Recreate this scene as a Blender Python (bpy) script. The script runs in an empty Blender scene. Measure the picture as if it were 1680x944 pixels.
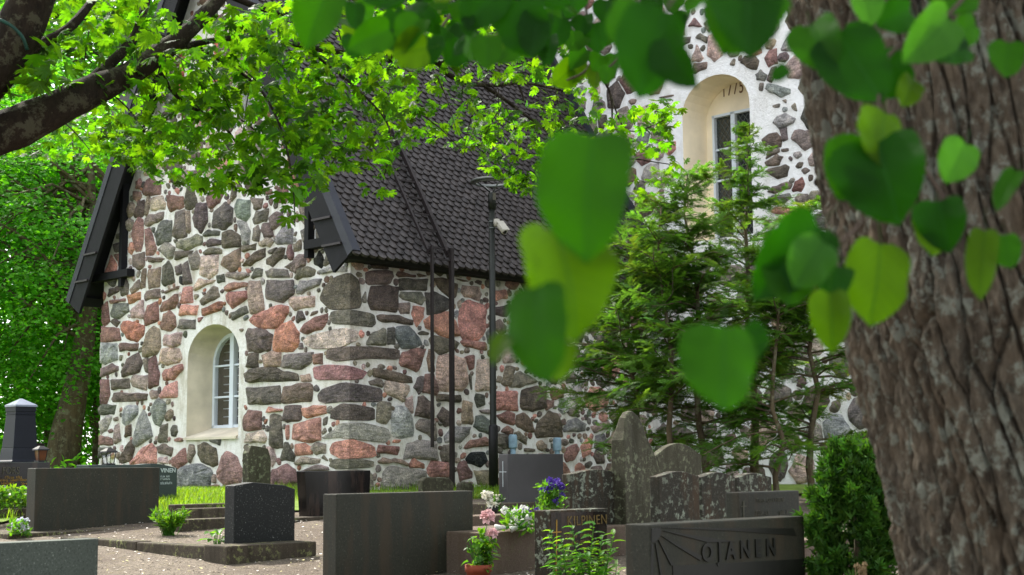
import bpy, bmesh, math, random
import numpy as np
from mathutils import Vector, Matrix, noise as mnoise

# ------------------------------------------------------------------ camera, sky, sun, exposure
scene = bpy.context.scene
col = scene.collection
EYE = 1.2
F_PX = 2333.0
PITCH = math.radians(7.16)
ROLL = math.radians(-0.5)
cam_data = bpy.data.cameras.new('camera')
cam = bpy.data.objects.new('camera', cam_data)
col.objects.link(cam)
scene.camera = cam
cam_data.sensor_width = 36.0
cam_data.lens = F_PX / 1680.0 * 36.0
cam_data.clip_start = 0.05
cam_data.clip_end = 3000
CAM_R = Matrix.Rotation(math.pi / 2 + PITCH, 3, 'X') @ Matrix.Rotation(ROLL, 3, 'Z')
cam.matrix_world = Matrix.Translation((0, 0, EYE)) @ CAM_R.to_4x4()
cam_data.dof.use_dof = True
cam_data.dof.focus_distance = 19.0
cam_data.dof.aperture_fstop = 6.0

SUN_AZ = (-0.64, 0.768)          # horizontal direction towards the sun
SUN_EL = math.radians(49)
world = bpy.data.worlds.new('World')
scene.world = world
world.use_nodes = True
wn = world.node_tree
wn.nodes.clear()
w_out = wn.nodes.new('ShaderNodeOutputWorld')
w_bg = wn.nodes.new('ShaderNodeBackground')
w_sky = wn.nodes.new('ShaderNodeTexSky')
w_sky.sky_type = 'NISHITA'
w_sky.sun_disc = False
w_sky.sun_elevation = SUN_EL
w_sky.sun_rotation = math.atan2(SUN_AZ[0], SUN_AZ[1])
w_sky.air_density = 1.0
w_sky.dust_density = 3.0
w_sky.ozone_density = 0.6
w_bg.inputs['Strength'].default_value = 0.15
w_hs = wn.nodes.new('ShaderNodeHueSaturation')          # thin high cloud: a paler sky
w_hs.inputs['Saturation'].default_value = 0.55
wn.links.new(w_sky.outputs[0], w_hs.inputs['Color'])
w_mx = wn.nodes.new('ShaderNodeMix'); w_mx.data_type = 'RGBA'   # even veil of cloud over the whole sky
w_mx.inputs[0].default_value = 0.5
w_mx.inputs[7].default_value = (4.6, 4.8, 5.0, 1)
wn.links.new(w_hs.outputs[0], w_mx.inputs[6])
wn.links.new(w_mx.outputs[2], w_bg.inputs[0])
wn.links.new(w_bg.outputs[0], w_out.inputs[0])

sun_data = bpy.data.lights.new('sun', 'SUN')
sun = bpy.data.objects.new('sun', sun_data)
col.objects.link(sun)
sun_data.energy = 2.5
sun_data.angle = math.radians(2.0)
sun_data.color = (1.0, 0.95, 0.86)
sd = Vector((SUN_AZ[0] * math.cos(SUN_EL), SUN_AZ[1] * math.cos(SUN_EL), math.sin(SUN_EL))).normalized()
sun.rotation_euler = sd.to_track_quat('Z', 'Y').to_euler()
sun.location = sd * 60

scene.view_settings.view_transform = 'Standard'
scene.view_settings.look = 'None'
scene.view_settings.gamma = 1.0
scene.view_settings.exposure = 1.88
scene.view_settings.use_curve_mapping = False
scene.render.engine = 'CYCLES'
scene.cycles.use_denoising = True
scene.cycles.max_bounces = 7
scene.cycles.diffuse_bounces = 4
scene.cycles.glossy_bounces = 3
scene.cycles.transmission_bounces = 5
scene.cycles.transparent_max_bounces = 8
scene.cycles.sample_clamp_indirect = 6.0
scene.cycles.caustics_reflective = False
scene.cycles.caustics_refractive = False

rng = random.Random(7)
nrng = np.random.default_rng(11)

# ------------------------------------------------------------------ picking points in the place from the photograph
def ray(px, py):
    return CAM_R @ Vector(((px - 840.0) / F_PX, -(py - 472.0) / F_PX, -1.0))

def at(px, py, Y):
    d = ray(px, py)
    return Vector((0, 0, EYE)) + d * (Y / d.y)

def on_plane(px, py, p0, n):
    d = ray(px, py)
    o = Vector((0, 0, EYE))
    return o + d * ((p0 - o).dot(n) / d.dot(n))

def to_px(p):
    q = CAM_R.transposed() @ (Vector(p) - Vector((0, 0, EYE)))
    return 840 + F_PX * q.x / -q.z, 472 - F_PX * q.y / -q.z

def gz(x, y):
    return 0.0615 * min(max(y - 5.0, 0.0), 14.0)

# ------------------------------------------------------------------ mesh helpers
def srgb(r, g, b):
    def f(c):
        c /= 255.0
        return c / 12.92 if c <= 0.04045 else ((c + 0.055) / 1.055) ** 2.4
    return (f(r), f(g), f(b))

class MB:
    def __init__(self):
        self.v = []; self.f = []; self.m = []; self.c = []
    def add(self, verts, faces, mat=0, color=None):
        o = len(self.v)
        self.v.extend(tuple(p) for p in verts)
        for f in faces:
            self.f.append(tuple(i + o for i in f)); self.m.append(mat)
        if color is not None:
            self.c.extend([color] * (len(self.v) - len(self.c)))
        return self
    def box(self, o, ax, ay, az, mat=0):
        o = Vector(o); ax = Vector(ax); ay = Vector(ay); az = Vector(az)
        v = [o, o + ax, o + ax + ay, o + ay, o + az, o + ax + az, o + ax + ay + az, o + ay + az]
        f = [(0, 3, 2, 1), (4, 5, 6, 7), (0, 1, 5, 4), (1, 2, 6, 5), (2, 3, 7, 6), (3, 0, 4, 7)]
        if ax.cross(ay).dot(az) < 0:
            f = [tuple(reversed(q)) for q in f]
        return self.add(v, f, mat)
    def bar(self, a, b, w, h, up=(0, 0, 1), mat=0):
        a = Vector(a); b = Vector(b); d = (b - a).normalized(); up = Vector(up)
        s = d.cross(up)
        if s.length < 1e-4: s = d.cross(Vector((1, 0, 0)))
        s.normalize(); t = s.cross(d)
        return self.box(a - s * w / 2 - t * h / 2, b - a, s * w, t * h, mat)
    def tube(self, pts, radii, segs=8, mat=0, rough=0.0, cap=True, color=None):
        pts = [Vector(p) for p in pts]
        n = len(pts)
        V = []; Fc = []
        ref = Vector((0.31, 0.17, 0.93))
        for i, p in enumerate(pts):
            t = (pts[min(i + 1, n - 1)] - pts[max(i - 1, 0)]).normalized()
            a = t.cross(ref)
            if a.length < 1e-3: a = t.cross(Vector((1, 0, 0)))
            a.normalize(); b = a.cross(t)
            for k in range(segs):
                th = 2 * math.pi * k / segs
                dv = a * math.cos(th) + b * math.sin(th)
                r = radii[i]
                if rough: r *= 1 + rough * mnoise.noise((p + dv * r) * (3.0 / max(radii[0], 0.02) ** 0.5))
                V.append(p + dv * r)
        for i in range(n - 1):
            for k in range(segs):
                k2 = (k + 1) % segs
                Fc.append((i * segs + k, i * segs + k2, (i + 1) * segs + k2, (i + 1) * segs + k))
        if cap:
            Fc.append(tuple(reversed(range(segs))))
            Fc.append(tuple((n - 1) * segs + k for k in range(segs)))
        Fc = [tuple(reversed(f)) for f in Fc]
        return self.add(V, Fc, mat, color)
    def lathe(self, prof, center=(0, 0, 0), segs=20, mat=0, cap=True):
        c = Vector(center); V = []; Fc = []
        for r, z in prof:
            for k in range(segs):
                th = 2 * math.pi * k / segs
                V.append(c + Vector((r * math.cos(th), r * math.sin(th), z)))
        n = len(prof)
        for i in range(n - 1):
            for k in range(segs):
                k2 = (k + 1) % segs
                Fc.append((i * segs + k, i * segs + k2, (i + 1) * segs + k2, (i + 1) * segs + k))
        if cap:
            Fc.append(tuple(reversed(range(segs))))
            Fc.append(tuple((n - 1) * segs + k for k in range(segs)))
        return self.add(V, Fc, mat)
    def mesh(self, name, mats, smooth=False):
        me = bpy.data.meshes.new(name)
        me.from_pydata(self.v, [], self.f)
        for m in (mats if isinstance(mats, (list, tuple)) else [mats]):
            me.materials.append(m)
        if any(self.m): me.polygons.foreach_set('material_index', self.m)
        if self.c:
            at_ = me.color_attributes.new('tint', 'FLOAT_COLOR', 'POINT')
            at_.data.foreach_set('color', np.array([(c[0], c[1], c[2], 1.0) for c in self.c], dtype=np.float32).ravel())
        if smooth:
            me.polygons.foreach_set('use_smooth', [True] * len(me.polygons))
        me.update()
        return me
    def build(self, name, mats, parent=None, smooth=False, loc=None, bevel=0.0):
        me = self.mesh(name, mats, smooth)
        o = bpy.data.objects.new(name, me)
        col.objects.link(o)
        if parent is not None: o.parent = parent
        if loc is not None: o.location = loc
        if bevel:
            bm = bmesh.new(); bm.from_mesh(me)
            bmesh.ops.remove_doubles(bm, verts=bm.verts, dist=1e-5)
            es = [e for e in bm.edges if len(e.link_faces) == 2 and e.calc_face_angle(0) > 0.6]
            bmesh.ops.bevel(bm, geom=es, offset=bevel, segments=2, affect='EDGES', profile=0.6)
            bm.to_mesh(me); bm.free()
        return o

def link(name, me, parent=None, mw=None):
    o = bpy.data.objects.new(name, me)
    col.objects.link(o)
    if parent is not None: o.parent = parent
    if mw is not None: o.matrix_local = mw
    return o

def tag(o, label=None, cat=None, group=None, kind=None):
    if label: o['label'] = label
    if cat: o['category'] = cat
    if group: o['group'] = group
    if kind: o['kind'] = kind
    return o

def empty(name, loc, label=None, cat=None, group=None):
    o = bpy.data.objects.new(name, None)
    o.empty_display_size = 0.2
    col.objects.link(o)
    o.location = loc
    tag(o, label, cat, group)
    return o

def deeper(o, part):
    """make o (built in world coordinates) a sub-part of a part"""
    o.parent = part
    o.matrix_parent_inverse = Matrix.Identity(4)
    return o

def under(o, parent):
    """parent o (built in world coordinates) to an empty that only carries a location"""
    o.parent = parent
    o.matrix_parent_inverse = Matrix.Translation(-Vector(parent.location))
    return o

# ------------------------------------------------------------------ materials
def new_mat(name):
    m = bpy.data.materials.new(name); m.use_nodes = True
    nt = m.node_tree; nt.nodes.clear()
    out = nt.nodes.new('ShaderNodeOutputMaterial')
    bs = nt.nodes.new('ShaderNodeBsdfPrincipled')
    nt.links.new(bs.outputs[0], out.inputs[0])
    return m, nt, bs, out

def N(nt, t, **kw):
    n = nt.nodes.new(t)
    for k, v in kw.items():
        if k in n.inputs: n.inputs[k].default_value = v
        else: setattr(n, k, v)
    return n

def ramp(nt, fac, stops):
    r = nt.nodes.new('ShaderNodeValToRGB')
    el = r.color_ramp.elements
    while len(el) > 1: el.remove(el[-1])
    el[0].position = stops[0][0]; el[0].color = (*stops[0][1], 1)
    for p, c in stops[1:]:
        e = el.new(p); e.color = (*c, 1)
    nt.links.new(fac, r.inputs[0])
    return r.outputs[0]

def mix(nt, fac, a, b, mode='MIX'):
    n = nt.nodes.new('ShaderNodeMix'); n.data_type = 'RGBA'; n.blend_type = mode
    for sock, val in ((n.inputs[0], fac), (n.inputs[6], a), (n.inputs[7], b)):
        if isinstance(val, bpy.types.NodeSocket): nt.links.new(val, sock)
        elif isinstance(val, (int, float)): sock.default_value = val
        else: sock.default_value = (*val, 1)
    return n.outputs[2]

def coords(nt, scale=(1, 1, 1), obj=False):
    if obj:
        src = nt.nodes.new('ShaderNodeTexCoord').outputs['Object']
    else:
        src = nt.nodes.new('ShaderNodeNewGeometry').outputs['Position']
    mp = nt.nodes.new('ShaderNodeMapping'); mp.inputs['Scale'].default_value = scale
    nt.links.new(src, mp.inputs[0])
    return mp.outputs[0]

def noise(nt, vec, scale, detail=4, rough=0.55):
    n = nt.nodes.new('ShaderNodeTexNoise')
    n.inputs['Scale'].default_value = scale; n.inputs['Detail'].default_value = detail
    n.inputs['Roughness'].default_value = rough
    nt.links.new(vec, n.inputs['Vector'])
    return n.outputs[0]

def bump(nt, bs, height, strength=0.4, dist=0.01):
    b = nt.nodes.new('ShaderNodeBump')
    b.inputs['Strength'].default_value = strength; b.inputs['Distance'].default_value = dist
    nt.links.new(height, b.inputs['Height'])
    nt.links.new(b.outputs[0], bs.inputs['Normal'])

def granite(name, base, fleck, scale=180, rough=0.6, contrast=0.5, lichen=None, lichen_amt=0.5, stain=None, bumpy=0.15, flecks=0.62):
    m, nt, bs, out = new_mat(name)
    v = coords(nt)
    n1 = noise(nt, v, scale, 3, 0.7)
    c = ramp(nt, n1, [(0.30, tuple(x * (1 - contrast) for x in base)), (0.5, base), (flecks, base), (flecks + 0.08, fleck)])
    n2 = noise(nt, v, 3.0, 4)
    c = mix(nt, ramp(nt, n2, [(0.35, (0, 0, 0)), (0.7, (1, 1, 1))]), c, mix(nt, 0.5, c, tuple(x * 0.55 for x in base)))
    if stain:
        n4 = noise(nt, coords(nt, (4, 4, 0.7)), 2.2, 5, 0.6)
        c = mix(nt, ramp(nt, n4, [(0.48, (0, 0, 0)), (0.66, (.8, .8, .8))]), c, stain)
    if lichen:
        n3 = noise(nt, v, 22, 5, 0.65)
        n5 = noise(nt, v, 3.5, 3)
        f = nt.nodes.new('ShaderNodeMath'); f.operation = 'MULTIPLY'
        nt.links.new(ramp(nt, n3, [(0.53, (0, 0, 0)), (0.60, (1, 1, 1))]), f.inputs[0])
        nt.links.new(ramp(nt, n5, [(0.5 - 0.25 * lichen_amt, (0, 0, 0)), (0.62, (1, 1, 1))]), f.inputs[1])
        c = mix(nt, f.outputs[0], c, lichen)
    nt.links.new(c, bs.inputs['Base Color'])
    bs.inputs['Roughness'].default_value = rough
    bs.inputs['Specular IOR Level'].default_value = 0.22 if rough > .4 else 0.4
    bump(nt, bs, noise(nt, v, 60, 5, 0.7), bumpy, 0.01)
    return m

def plain(name, c, rough=0.6, metal=0.0, var=0.25, scale=12, bumpy=0.0):
    m, nt, bs, out = new_mat(name)
    v = coords(nt)
    n1 = noise(nt, v, scale, 4)
    nt.links.new(ramp(nt, n1, [(0.3, tuple(x * (1 - var) for x in c)), (0.7, tuple(min(1, x * (1 + var)) for x in c))]), bs.inputs['Base Color'])
    bs.inputs['Roughness'].default_value = rough
    bs.inputs['Metallic'].default_value = metal
    bs.inputs['Specular IOR Level'].default_value = 0.3
    if bumpy: bump(nt, bs, noise(nt, v, scale * 6, 4), bumpy, 0.01)
    return m

def leafmat(name, diff, trans, tmix=0.5, rough=0.45, use_tint=True, vein=False, spec=0.4):
    m, nt, bs, out = new_mat(name)
    v = coords(nt)
    n1 = noise(nt, v, 9, 3)
    dcol = ramp(nt, n1, [(0.25, tuple(x * 0.65 for x in diff)), (0.75, tuple(x * 1.3 for x in diff))])
    tcol = ramp(nt, n1, [(0.25, tuple(x * 0.75 for x in trans)), (0.75, tuple(min(1, x * 1.15) for x in trans))])
    if use_tint:
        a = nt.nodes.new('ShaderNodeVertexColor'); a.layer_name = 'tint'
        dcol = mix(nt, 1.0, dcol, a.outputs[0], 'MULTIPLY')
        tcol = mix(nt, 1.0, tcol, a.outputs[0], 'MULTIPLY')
    nt.links.new(dcol, bs.inputs['Base Color'])
    bs.inputs['Roughness'].default_value = rough
    bs.inputs['Specular IOR Level'].default_value = spec
    tr = nt.nodes.new('ShaderNodeBsdfTranslucent')
    nt.links.new(tcol, tr.inputs[0])
    mx = nt.nodes.new('ShaderNodeMixShader'); mx.inputs[0].default_value = tmix
    nt.links.new(bs.outputs[0], mx.inputs[1]); nt.links.new(tr.outputs[0], mx.inputs[2])
    nt.links.new(mx.outputs[0], out.inputs[0])
    return m

def mortar_mat(name='lime_mortar', white=False):
    m, nt, bs, out = new_mat(name)
    v = coords(nt)
    big = noise(nt, v, 0.9, 5, 0.6)
    c = ramp(nt, big, [(0.3, srgb(222, 216, 205)), (0.5, srgb(236, 233, 228)), (0.75, srgb(243, 242, 240))])
    st = noise(nt, coords(nt, (1, 1, 0.35)), 5.0, 6, 0.7)
    c = mix(nt, ramp(nt, st, [(0.47, (0, 0, 0)), (0.70, (.9, .9, .9))]), c, srgb(184, 175, 157))
    if white: c = mix(nt, .45, c, srgb(248, 248, 247))  # paler variant: open-sky light painted into the mortar colour
    sp = noise(nt, v, 30, 4, 0.7)
    c = mix(nt, ramp(nt, sp, [(0.62, (0, 0, 0)), (0.72, (.6, .6, .6))]), c, srgb(170, 162, 150))
    nt.links.new(c, bs.inputs['Base Color'])
    bs.inputs['Roughness'].default_value = 0.9
    bs.inputs['Specular IOR Level'].default_value = 0.15
    bump(nt, bs, noise(nt, v, 13, 8, 0.75), 0.9, 0.045)
    return m

def rubble_mat():
    m, nt, bs, out = new_mat('field_stone')
    a = nt.nodes.new('ShaderNodeVertexColor'); a.layer_name = 'tint'
    v = coords(nt)
    n1 = noise(nt, v, 7, 6, 0.65)
    c = mix(nt, 1.0, a.outputs[0], ramp(nt, n1, [(0.28, (0.38, 0.38, 0.40)), (0.5, (0.95, 0.95, 0.95)), (0.74, (1.75, 1.66, 1.58))]), 'MULTIPLY')
    n2 = noise(nt, v, 62, 4, 0.8)
    c = mix(nt, 1.0, c, ramp(nt, n2, [(0.3, (0.4, 0.4, 0.4)), (0.52, (1, 1, 1)), (0.70, (2.0, 1.95, 1.9))]), 'MULTIPLY')
    n3 = noise(nt, v, 26, 5, 0.7)       # lichen and lime smears
    c = mix(nt, ramp(nt, n3, [(0.60, (0, 0, 0)), (0.72, (.5, .5, .5))]), c, srgb(176, 172, 158))
    n4 = noise(nt, v, 11, 5, 0.7)
    c = mix(nt, ramp(nt, n4, [(0.62, (0, 0, 0)), (0.76, (.6, .6, .6))]), c, srgb(62, 60, 55))
    nt.links.new(c, bs.inputs['Base Color'])
    bs.inputs['Roughness'].default_value = 0.85
    bs.inputs['Specular IOR Level'].default_value = 0.25
    h = nt.nodes.new('ShaderNodeMath'); h.operation = 'ADD'
    nt.links.new(noise(nt, v, 14, 7, 0.72), h.inputs[0]); nt.links.new(noise(nt, coords(nt, (1, 1, 3)), 9, 4), h.inputs[1])
    bump(nt, bs, h.outputs[0], 1.0, 0.05)
    return m

def bark_mat(name, dark, light, lichen, scale=1.0):
    m, nt, bs, out = new_mat(name)
    v = coords(nt)
    a = nt.nodes.new('ShaderNodeVertexColor'); a.layer_name = 'tint'   # r = plate height
    n1 = noise(nt, coords(nt, (1, 1, 0.25)), 34 * scale, 6, 0.75)
    c = ramp(nt, n1, [(0.34, dark), (0.64, light)])
    n3 = noise(nt, v, 5 * scale, 4, 0.6)
    c = mix(nt, ramp(nt, n3, [(0.4, (0, 0, 0)), (0.7, (.6, .6, .6))]), c, tuple(x * y for x, y in zip(light, (1.0, .86, .74))))
    n2 = noise(nt, v, 17 * scale, 7, 0.75)
    c = mix(nt, ramp(nt, n2, [(0.52, (0, 0, 0)), (0.58, (.85, .85, .85))]), c, lichen)
    nt.links.new(c, bs.inputs['Base Color'])
    bs.inputs['Roughness'].default_value = 0.9
    bs.inputs['Specular IOR Level'].default_value = 0.2
    bump(nt, bs, noise(nt, coords(nt, (1, 1, 0.3)), 60 * scale, 8, 0.8), 1.0, 0.02)
    return m

def glass_mat(name, c=(0.02, 0.025, 0.02), rough=0.06):
    m, nt, bs, out = new_mat(name)
    v = coords(nt)
    bs.inputs['Base Color'].default_value = (*c, 1)
    bs.inputs['Roughness'].default_value = rough
    bs.inputs['Specular IOR Level'].default_value = 0.8
    bump(nt, bs, noise(nt, v, 3.0, 2), 0.12, 0.02)
    return m

M = {}
M['mortar'] = mortar_mat()
M['mortar_skylit'] = mortar_mat('skylight_tinted_mortar', True)  # nave mortar, lightened in colour to stand for skylight on that wall
M['rubble'] = rubble_mat()
M['plaster'] = plain('yellowed_plaster', srgb(238, 224, 196), 0.9, 0, 0.10, 2.2, 0.35)
M['plaster_grey'] = plain('weathered_plaster', srgb(200, 190, 170), 0.9, 0, 0.2, 2.6, 0.35)
M['brick'] = plain('red_brick', srgb(168, 96, 80), 0.9, 0, 0.3, 9, 0.4)
M['shingle'] = plain('tarred_shingle', srgb(54, 49, 47), 0.6, 0, 0.55, 7, 0.4)
M['tarwood'] = plain('tarred_timber', srgb(19, 19, 22), 0.8, 0, 0.3, 6, 0.2)
M['flashing'] = plain('grey_painted_board', srgb(40, 42, 49), 0.6, 0, 0.2, 4, 0.1)
M['black_metal'] = plain('black_iron', srgb(26, 25, 26), 0.45, 0.2, 0.25, 8)
M['brown_metal'] = plain('brown_painted_steel', srgb(40, 34, 33), 0.5, 0.1, 0.25, 8)
M['white_paint'] = plain('white_paint', srgb(206, 214, 222), 0.5, 0, 0.06, 5)
M['lamp_grey'] = plain('lamp_grey', srgb(92, 96, 92), 0.4, 0.3, 0.15, 10)
M['cream_plastic'] = plain('cream_plastic', srgb(158, 153, 140), 0.5, 0, 0.06, 8)
M['green_pole'] = plain('dark_green_pole', srgb(30, 33, 27), 0.45, 0.2, 0.3, 5)
M['glass'] = glass_mat('old_glass')
M['dark_room'] = plain('dark_interior', (0.02, 0.02, 0.02), 0.9)
M['gran_brown'] = granite('brown_grey_granite', srgb(46, 46, 36), srgb(84, 83, 70), 75, 0.6, 0.45, stain=srgb(57, 48, 35))
M['gran_dark'] = granite('dark_speckled_granite', srgb(28, 30, 28), srgb(130, 132, 126), 70, 0.6, 0.5, flecks=0.62)
M['gran_black'] = granite('black_polished_granite', srgb(23, 21, 20), srgb(58, 55, 52), 140, 0.18, 0.3, stain=srgb(58, 46, 40), bumpy=0.02)
M['gran_polish'] = granite('grey_polished_granite', srgb(58, 56, 56), srgb(70, 68, 68), 160, 0.3, 0.2, bumpy=0.02)
M['gran_light'] = granite('light_grey_granite', srgb(78, 84, 76), srgb(124, 129, 120), 60, 0.7, 0.5)
M['gran_lichen'] = granite('lichened_granite', srgb(46, 43, 34), srgb(110, 106, 94), 120, 0.8, 0.4, srgb(122, 128, 112), 0.9, srgb(66, 50, 34), 0.4)
M['gran_weather'] = granite('weathered_granite', srgb(70, 67, 53), srgb(112, 108, 92), 80, 0.85, 0.45, srgb(108, 111, 88), 0.6, srgb(48, 46, 33), 0.4)
M['gran_green'] = granite('grey_green_granite', srgb(66, 74, 72), srgb(90, 98, 96), 150, 0.5, 0.3)
M['gran_kerb'] = granite('mossy_kerb_granite', srgb(74, 66, 55), srgb(120, 110, 97), 90, 0.9, 0.45, srgb(120, 122, 80), 0.3, srgb(44, 40, 30), 0.5)
M['gran_pink'] = granite('pinkish_kerb_granite', srgb(101, 87, 75), srgb(138, 121, 107), 90, 0.9, 0.35, srgb(96, 88, 70), 0.5, srgb(84, 68, 56), 0.5)
M['obelisk'] = granite('blue_black_polished_stone', srgb(20, 23, 32), srgb(32, 35, 44), 120, 0.55, 0.3, bumpy=0.02)
M['gold'] = plain('gilded_lettering', srgb(150, 118, 48), 0.4, 0.6, 0.25, 20)
M['gold_dull'] = plain('worn_gilding', srgb(96, 80, 42), 0.6, 0.3, 0.3, 30)
M['letter_dark'] = plain('polished_dark_relief', srgb(26, 26, 21), 0.4, 0, 0.2, 30)
M['letter_light'] = plain('pale_lettering', srgb(186, 194, 194), 0.6, 0, 0.15, 30)
M['letter_faint'] = plain('faint_lettering', srgb(74, 71, 58), 0.7, 0, 0.2, 30)
M['terracotta'] = plain('terracotta', srgb(124, 58, 38), 0.8, 0, 0.15, 10, 0.2)
M['bark_linden'] = bark_mat('linden_bark', srgb(38, 33, 27), srgb(112, 102, 87), srgb(132, 134, 120), 1.0)
M['bark_maple'] = bark_mat('maple_bark', srgb(24, 18, 14), srgb(52, 43, 34), srgb(82, 78, 62), 0.6)
M['bark_far'] = bark_mat('far_bark', srgb(58, 50, 38), srgb(96, 86, 66), srgb(110, 108, 86), 0.4)
M['bark_twig'] = plain('twig_bark', srgb(70, 56, 46), 0.8, 0, 0.3, 20)
M['leaf_maple'] = leafmat('maple_leaf', (0.024, 0.085, 0.006), (0.18, 0.43, 0.005), 0.58, 0.5, spec=.22)
M['leaf_linden'] = leafmat('linden_leaf', (0.015, 0.065, 0.005), (0.03, 0.16, 0.002), 0.45, 0.5, spec=.15)
M['leaf_far'] = leafmat('far_leaf', (0.075, 0.25, 0.022), (0.20, 0.64, 0.018), 0.55, 0.6, spec=.2)
M['needle'] = leafmat('conifer_needle', (0.062, 0.155, 0.027), (0.12, 0.28, 0.024), 0.44, 0.6, spec=.2)
M['thuja'] = leafmat('thuja_spray', (0.035, 0.10, 0.016), (0.06, 0.18, 0.012), 0.35, 0.6, spec=.2)
M['grass'] = leafmat('grass_blade', (0.09, 0.19, 0.015), (0.26, 0.46, 0.015), 0.5, 0.5)
M['herb'] = leafmat('herb_leaf', (0.045, 0.14, 0.015), (0.15, 0.38, 0.012), 0.5, 0.45)
M['petal'] = leafmat('petal', (0.78, 0.78, 0.78), (0.75, 0.75, 0.75), 0.3, 0.6)

def near_leaf_mat():
    """linden leaf with midrib and side veins, laid out in the leaf's own coordinates"""
    m = leafmat('linden_leaf_veined', (0.016, 0.066, 0.002), (0.045, 0.215, 0.001), 0.54, 0.55, spec=.10)
    nt = m.node_tree
    tc = nt.nodes.new('ShaderNodeTexCoord'); sp = nt.nodes.new('ShaderNodeSeparateXYZ')
    nt.links.new(tc.outputs['Object'], sp.inputs[0])
    def mth(op, a, b=None):
        n = nt.nodes.new('ShaderNodeMath'); n.operation = op
        for i, x in enumerate((a, b)):
            if x is None: continue
            if isinstance(x, bpy.types.NodeSocket): nt.links.new(x, n.inputs[i])
            else: n.inputs[i].default_value = x
        return n.outputs[0]
    ax = mth('ABSOLUTE', sp.outputs[0])
    t = mth('SUBTRACT', sp.outputs[1], mth('MULTIPLY', ax, .75))
    s = mth('ABSOLUTE', mth('SINE', mth('MULTIPLY', t, 24.0)))
    side = ramp(nt, s, [(0.0, (.5, .5, .5)), (.22, (0, 0, 0))])
    mid = ramp(nt, ax, [(0.0, (1, 1, 1)), (.022, (0, 0, 0))])
    vn = mth('MAXIMUM', side, mid)
    bs = next(n for n in nt.nodes if n.type == 'BSDF_PRINCIPLED'); tr = next(n for n in nt.nodes if n.type == 'BSDF_TRANSLUCENT')
    for nd, sock, c in ((bs, 'Base Color', (.03, .11, .02)), (tr, 'Color', (.008, .08, .001))):
        src = nd.inputs[sock].links[0].from_socket
        nt.links.new(mix(nt, mth('MULTIPLY', vn, .6), src, c), nd.inputs[sock])
    bump(nt, bs, vn, .25, .01)
    return m
M['leaf_near'] = near_leaf_mat()

# ------------------------------------------------------------------ the church
Z = Vector((0, 0, 1))
ALPHA = math.radians(45.5)
U = Vector((math.cos(ALPHA), math.sin(ALPHA), 0))      # along the side wall, away from the corner
V = Vector((-math.sin(ALPHA), math.cos(ALPHA), 0))     # along the gable, away from the corner
c0 = at(574, 600, 19.0)
C0 = Vector((c0.x, c0.y, 0))
GW, GL = 6.5, 6.4                                      # gable width, sacristy length
ZB = 0.70                                              # wall foot (below the turf)
Z_EAVE, TANP = 4.53, 1.67
PHI = math.atan(TANP)
Z_APEX = Z_EAVE + GW / 2 * TANP

class Wall:
    def __init__(s, O, A, n):
        s.O, s.A, s.n = O, A, n
        s.flip = A.cross(Z).dot(n) < 0
    def p(s, a, z, h=0.0):
        return s.O + s.A * a + Z * z + s.n * h
    def uv(s, px, py, h=0.0):
        q = on_plane(px, py, s.O + s.n * h, s.n) - s.O
        return q.dot(s.A), q.z
GABLE = Wall(C0, V, -U)
SIDE = Wall(C0, U, -V)
NAVE = Wall(C0 + U * GL, -V, -U)

church = empty('stone_church', C0, 'medieval stone church of pink and grey fieldstones in white mortar, dark shingled roof', 'church')

def arch(a0, a1, z0, zs, rise, n=14):
    """open-bottom arch outline, counter-clockwise in (a, z)"""
    c, r = (a0 + a1) / 2, (a1 - a0) / 2
    pts = [(a0, z0), (a1, z0), (a1, zs)]
    for k in range(1, n):
        th = math.pi * k / n
        pts.append((c + r * math.cos(th), zs + rise * math.sin(th)))
    pts.append((a0, zs))
    return pts

def poly_wall(name, w, outer, holes, mat, parent, thick=0.0):
    from mathutils.geometry import tessellate_polygon
    loops = [outer] + holes
    pts = [p for l in loops for p in l]
    tris = tessellate_polygon([[Vector((a, z, 0)) for a, z in l] for l in loops])
    mb = MB()
    def area(t):
        (x0, y0), (x1, y1), (x2, y2) = (pts[i] for i in t)
        return (x1 - x0) * (y2 - y0) - (x2 - x0) * (y1 - y0)
    fs = []
    for t in tris:
        ccw = area(t) > 0
        fs.append(tuple(t) if ccw != w.flip else tuple(reversed(t)))
    mb.add([w.p(a, z) for a, z in pts], fs)
    return under(mb.build(name, mat), parent) if parent else mb.build(name, mat)

# openings, measured on the wall planes
ga0, gz0 = GABLE.uv(390.5, 716)
ga1, _ = GABLE.uv(305.5, 716)
_, gtop = GABLE.uv(352, 532)
G_OPEN = dict(a0=ga0, a1=ga1, z0=gz0, zs=gtop - 0.50, rise=0.50)
na0, _ = NAVE.uv(1121, 250)
na1, _ = NAVE.uv(1232, 250)
_, ntop = NAVE.uv(1182, 121)
_, nbot = NAVE.uv(1176, 392)
N_OPEN = dict(a0=na0, a1=na1, z0=nbot, zs=ntop - 0.56, rise=0.56)
g_hole, n_hole = arch(**G_OPEN), arch(**N_OPEN)

g_outer = [(0, ZB), (GW, ZB), (GW, Z_EAVE), (GW / 2, Z_APEX), (0, Z_EAVE)]
gable_wall = poly_wall('gable_wall', GABLE, g_outer, [g_hole], M['mortar'], church)
side_wall = poly_wall('side_wall', SIDE, [(0, ZB), (GL, ZB), (GL, Z_EAVE), (0, Z_EAVE)], [], M['mortar'], church)
NAVE_TOP = 10.6
nave_wall = poly_wall('nave_wall', NAVE, [(-17, ZB), (8.5, ZB), (8.5, NAVE_TOP), (-17, NAVE_TOP)], [n_hole], M['mortar_skylit'], church)
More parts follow.
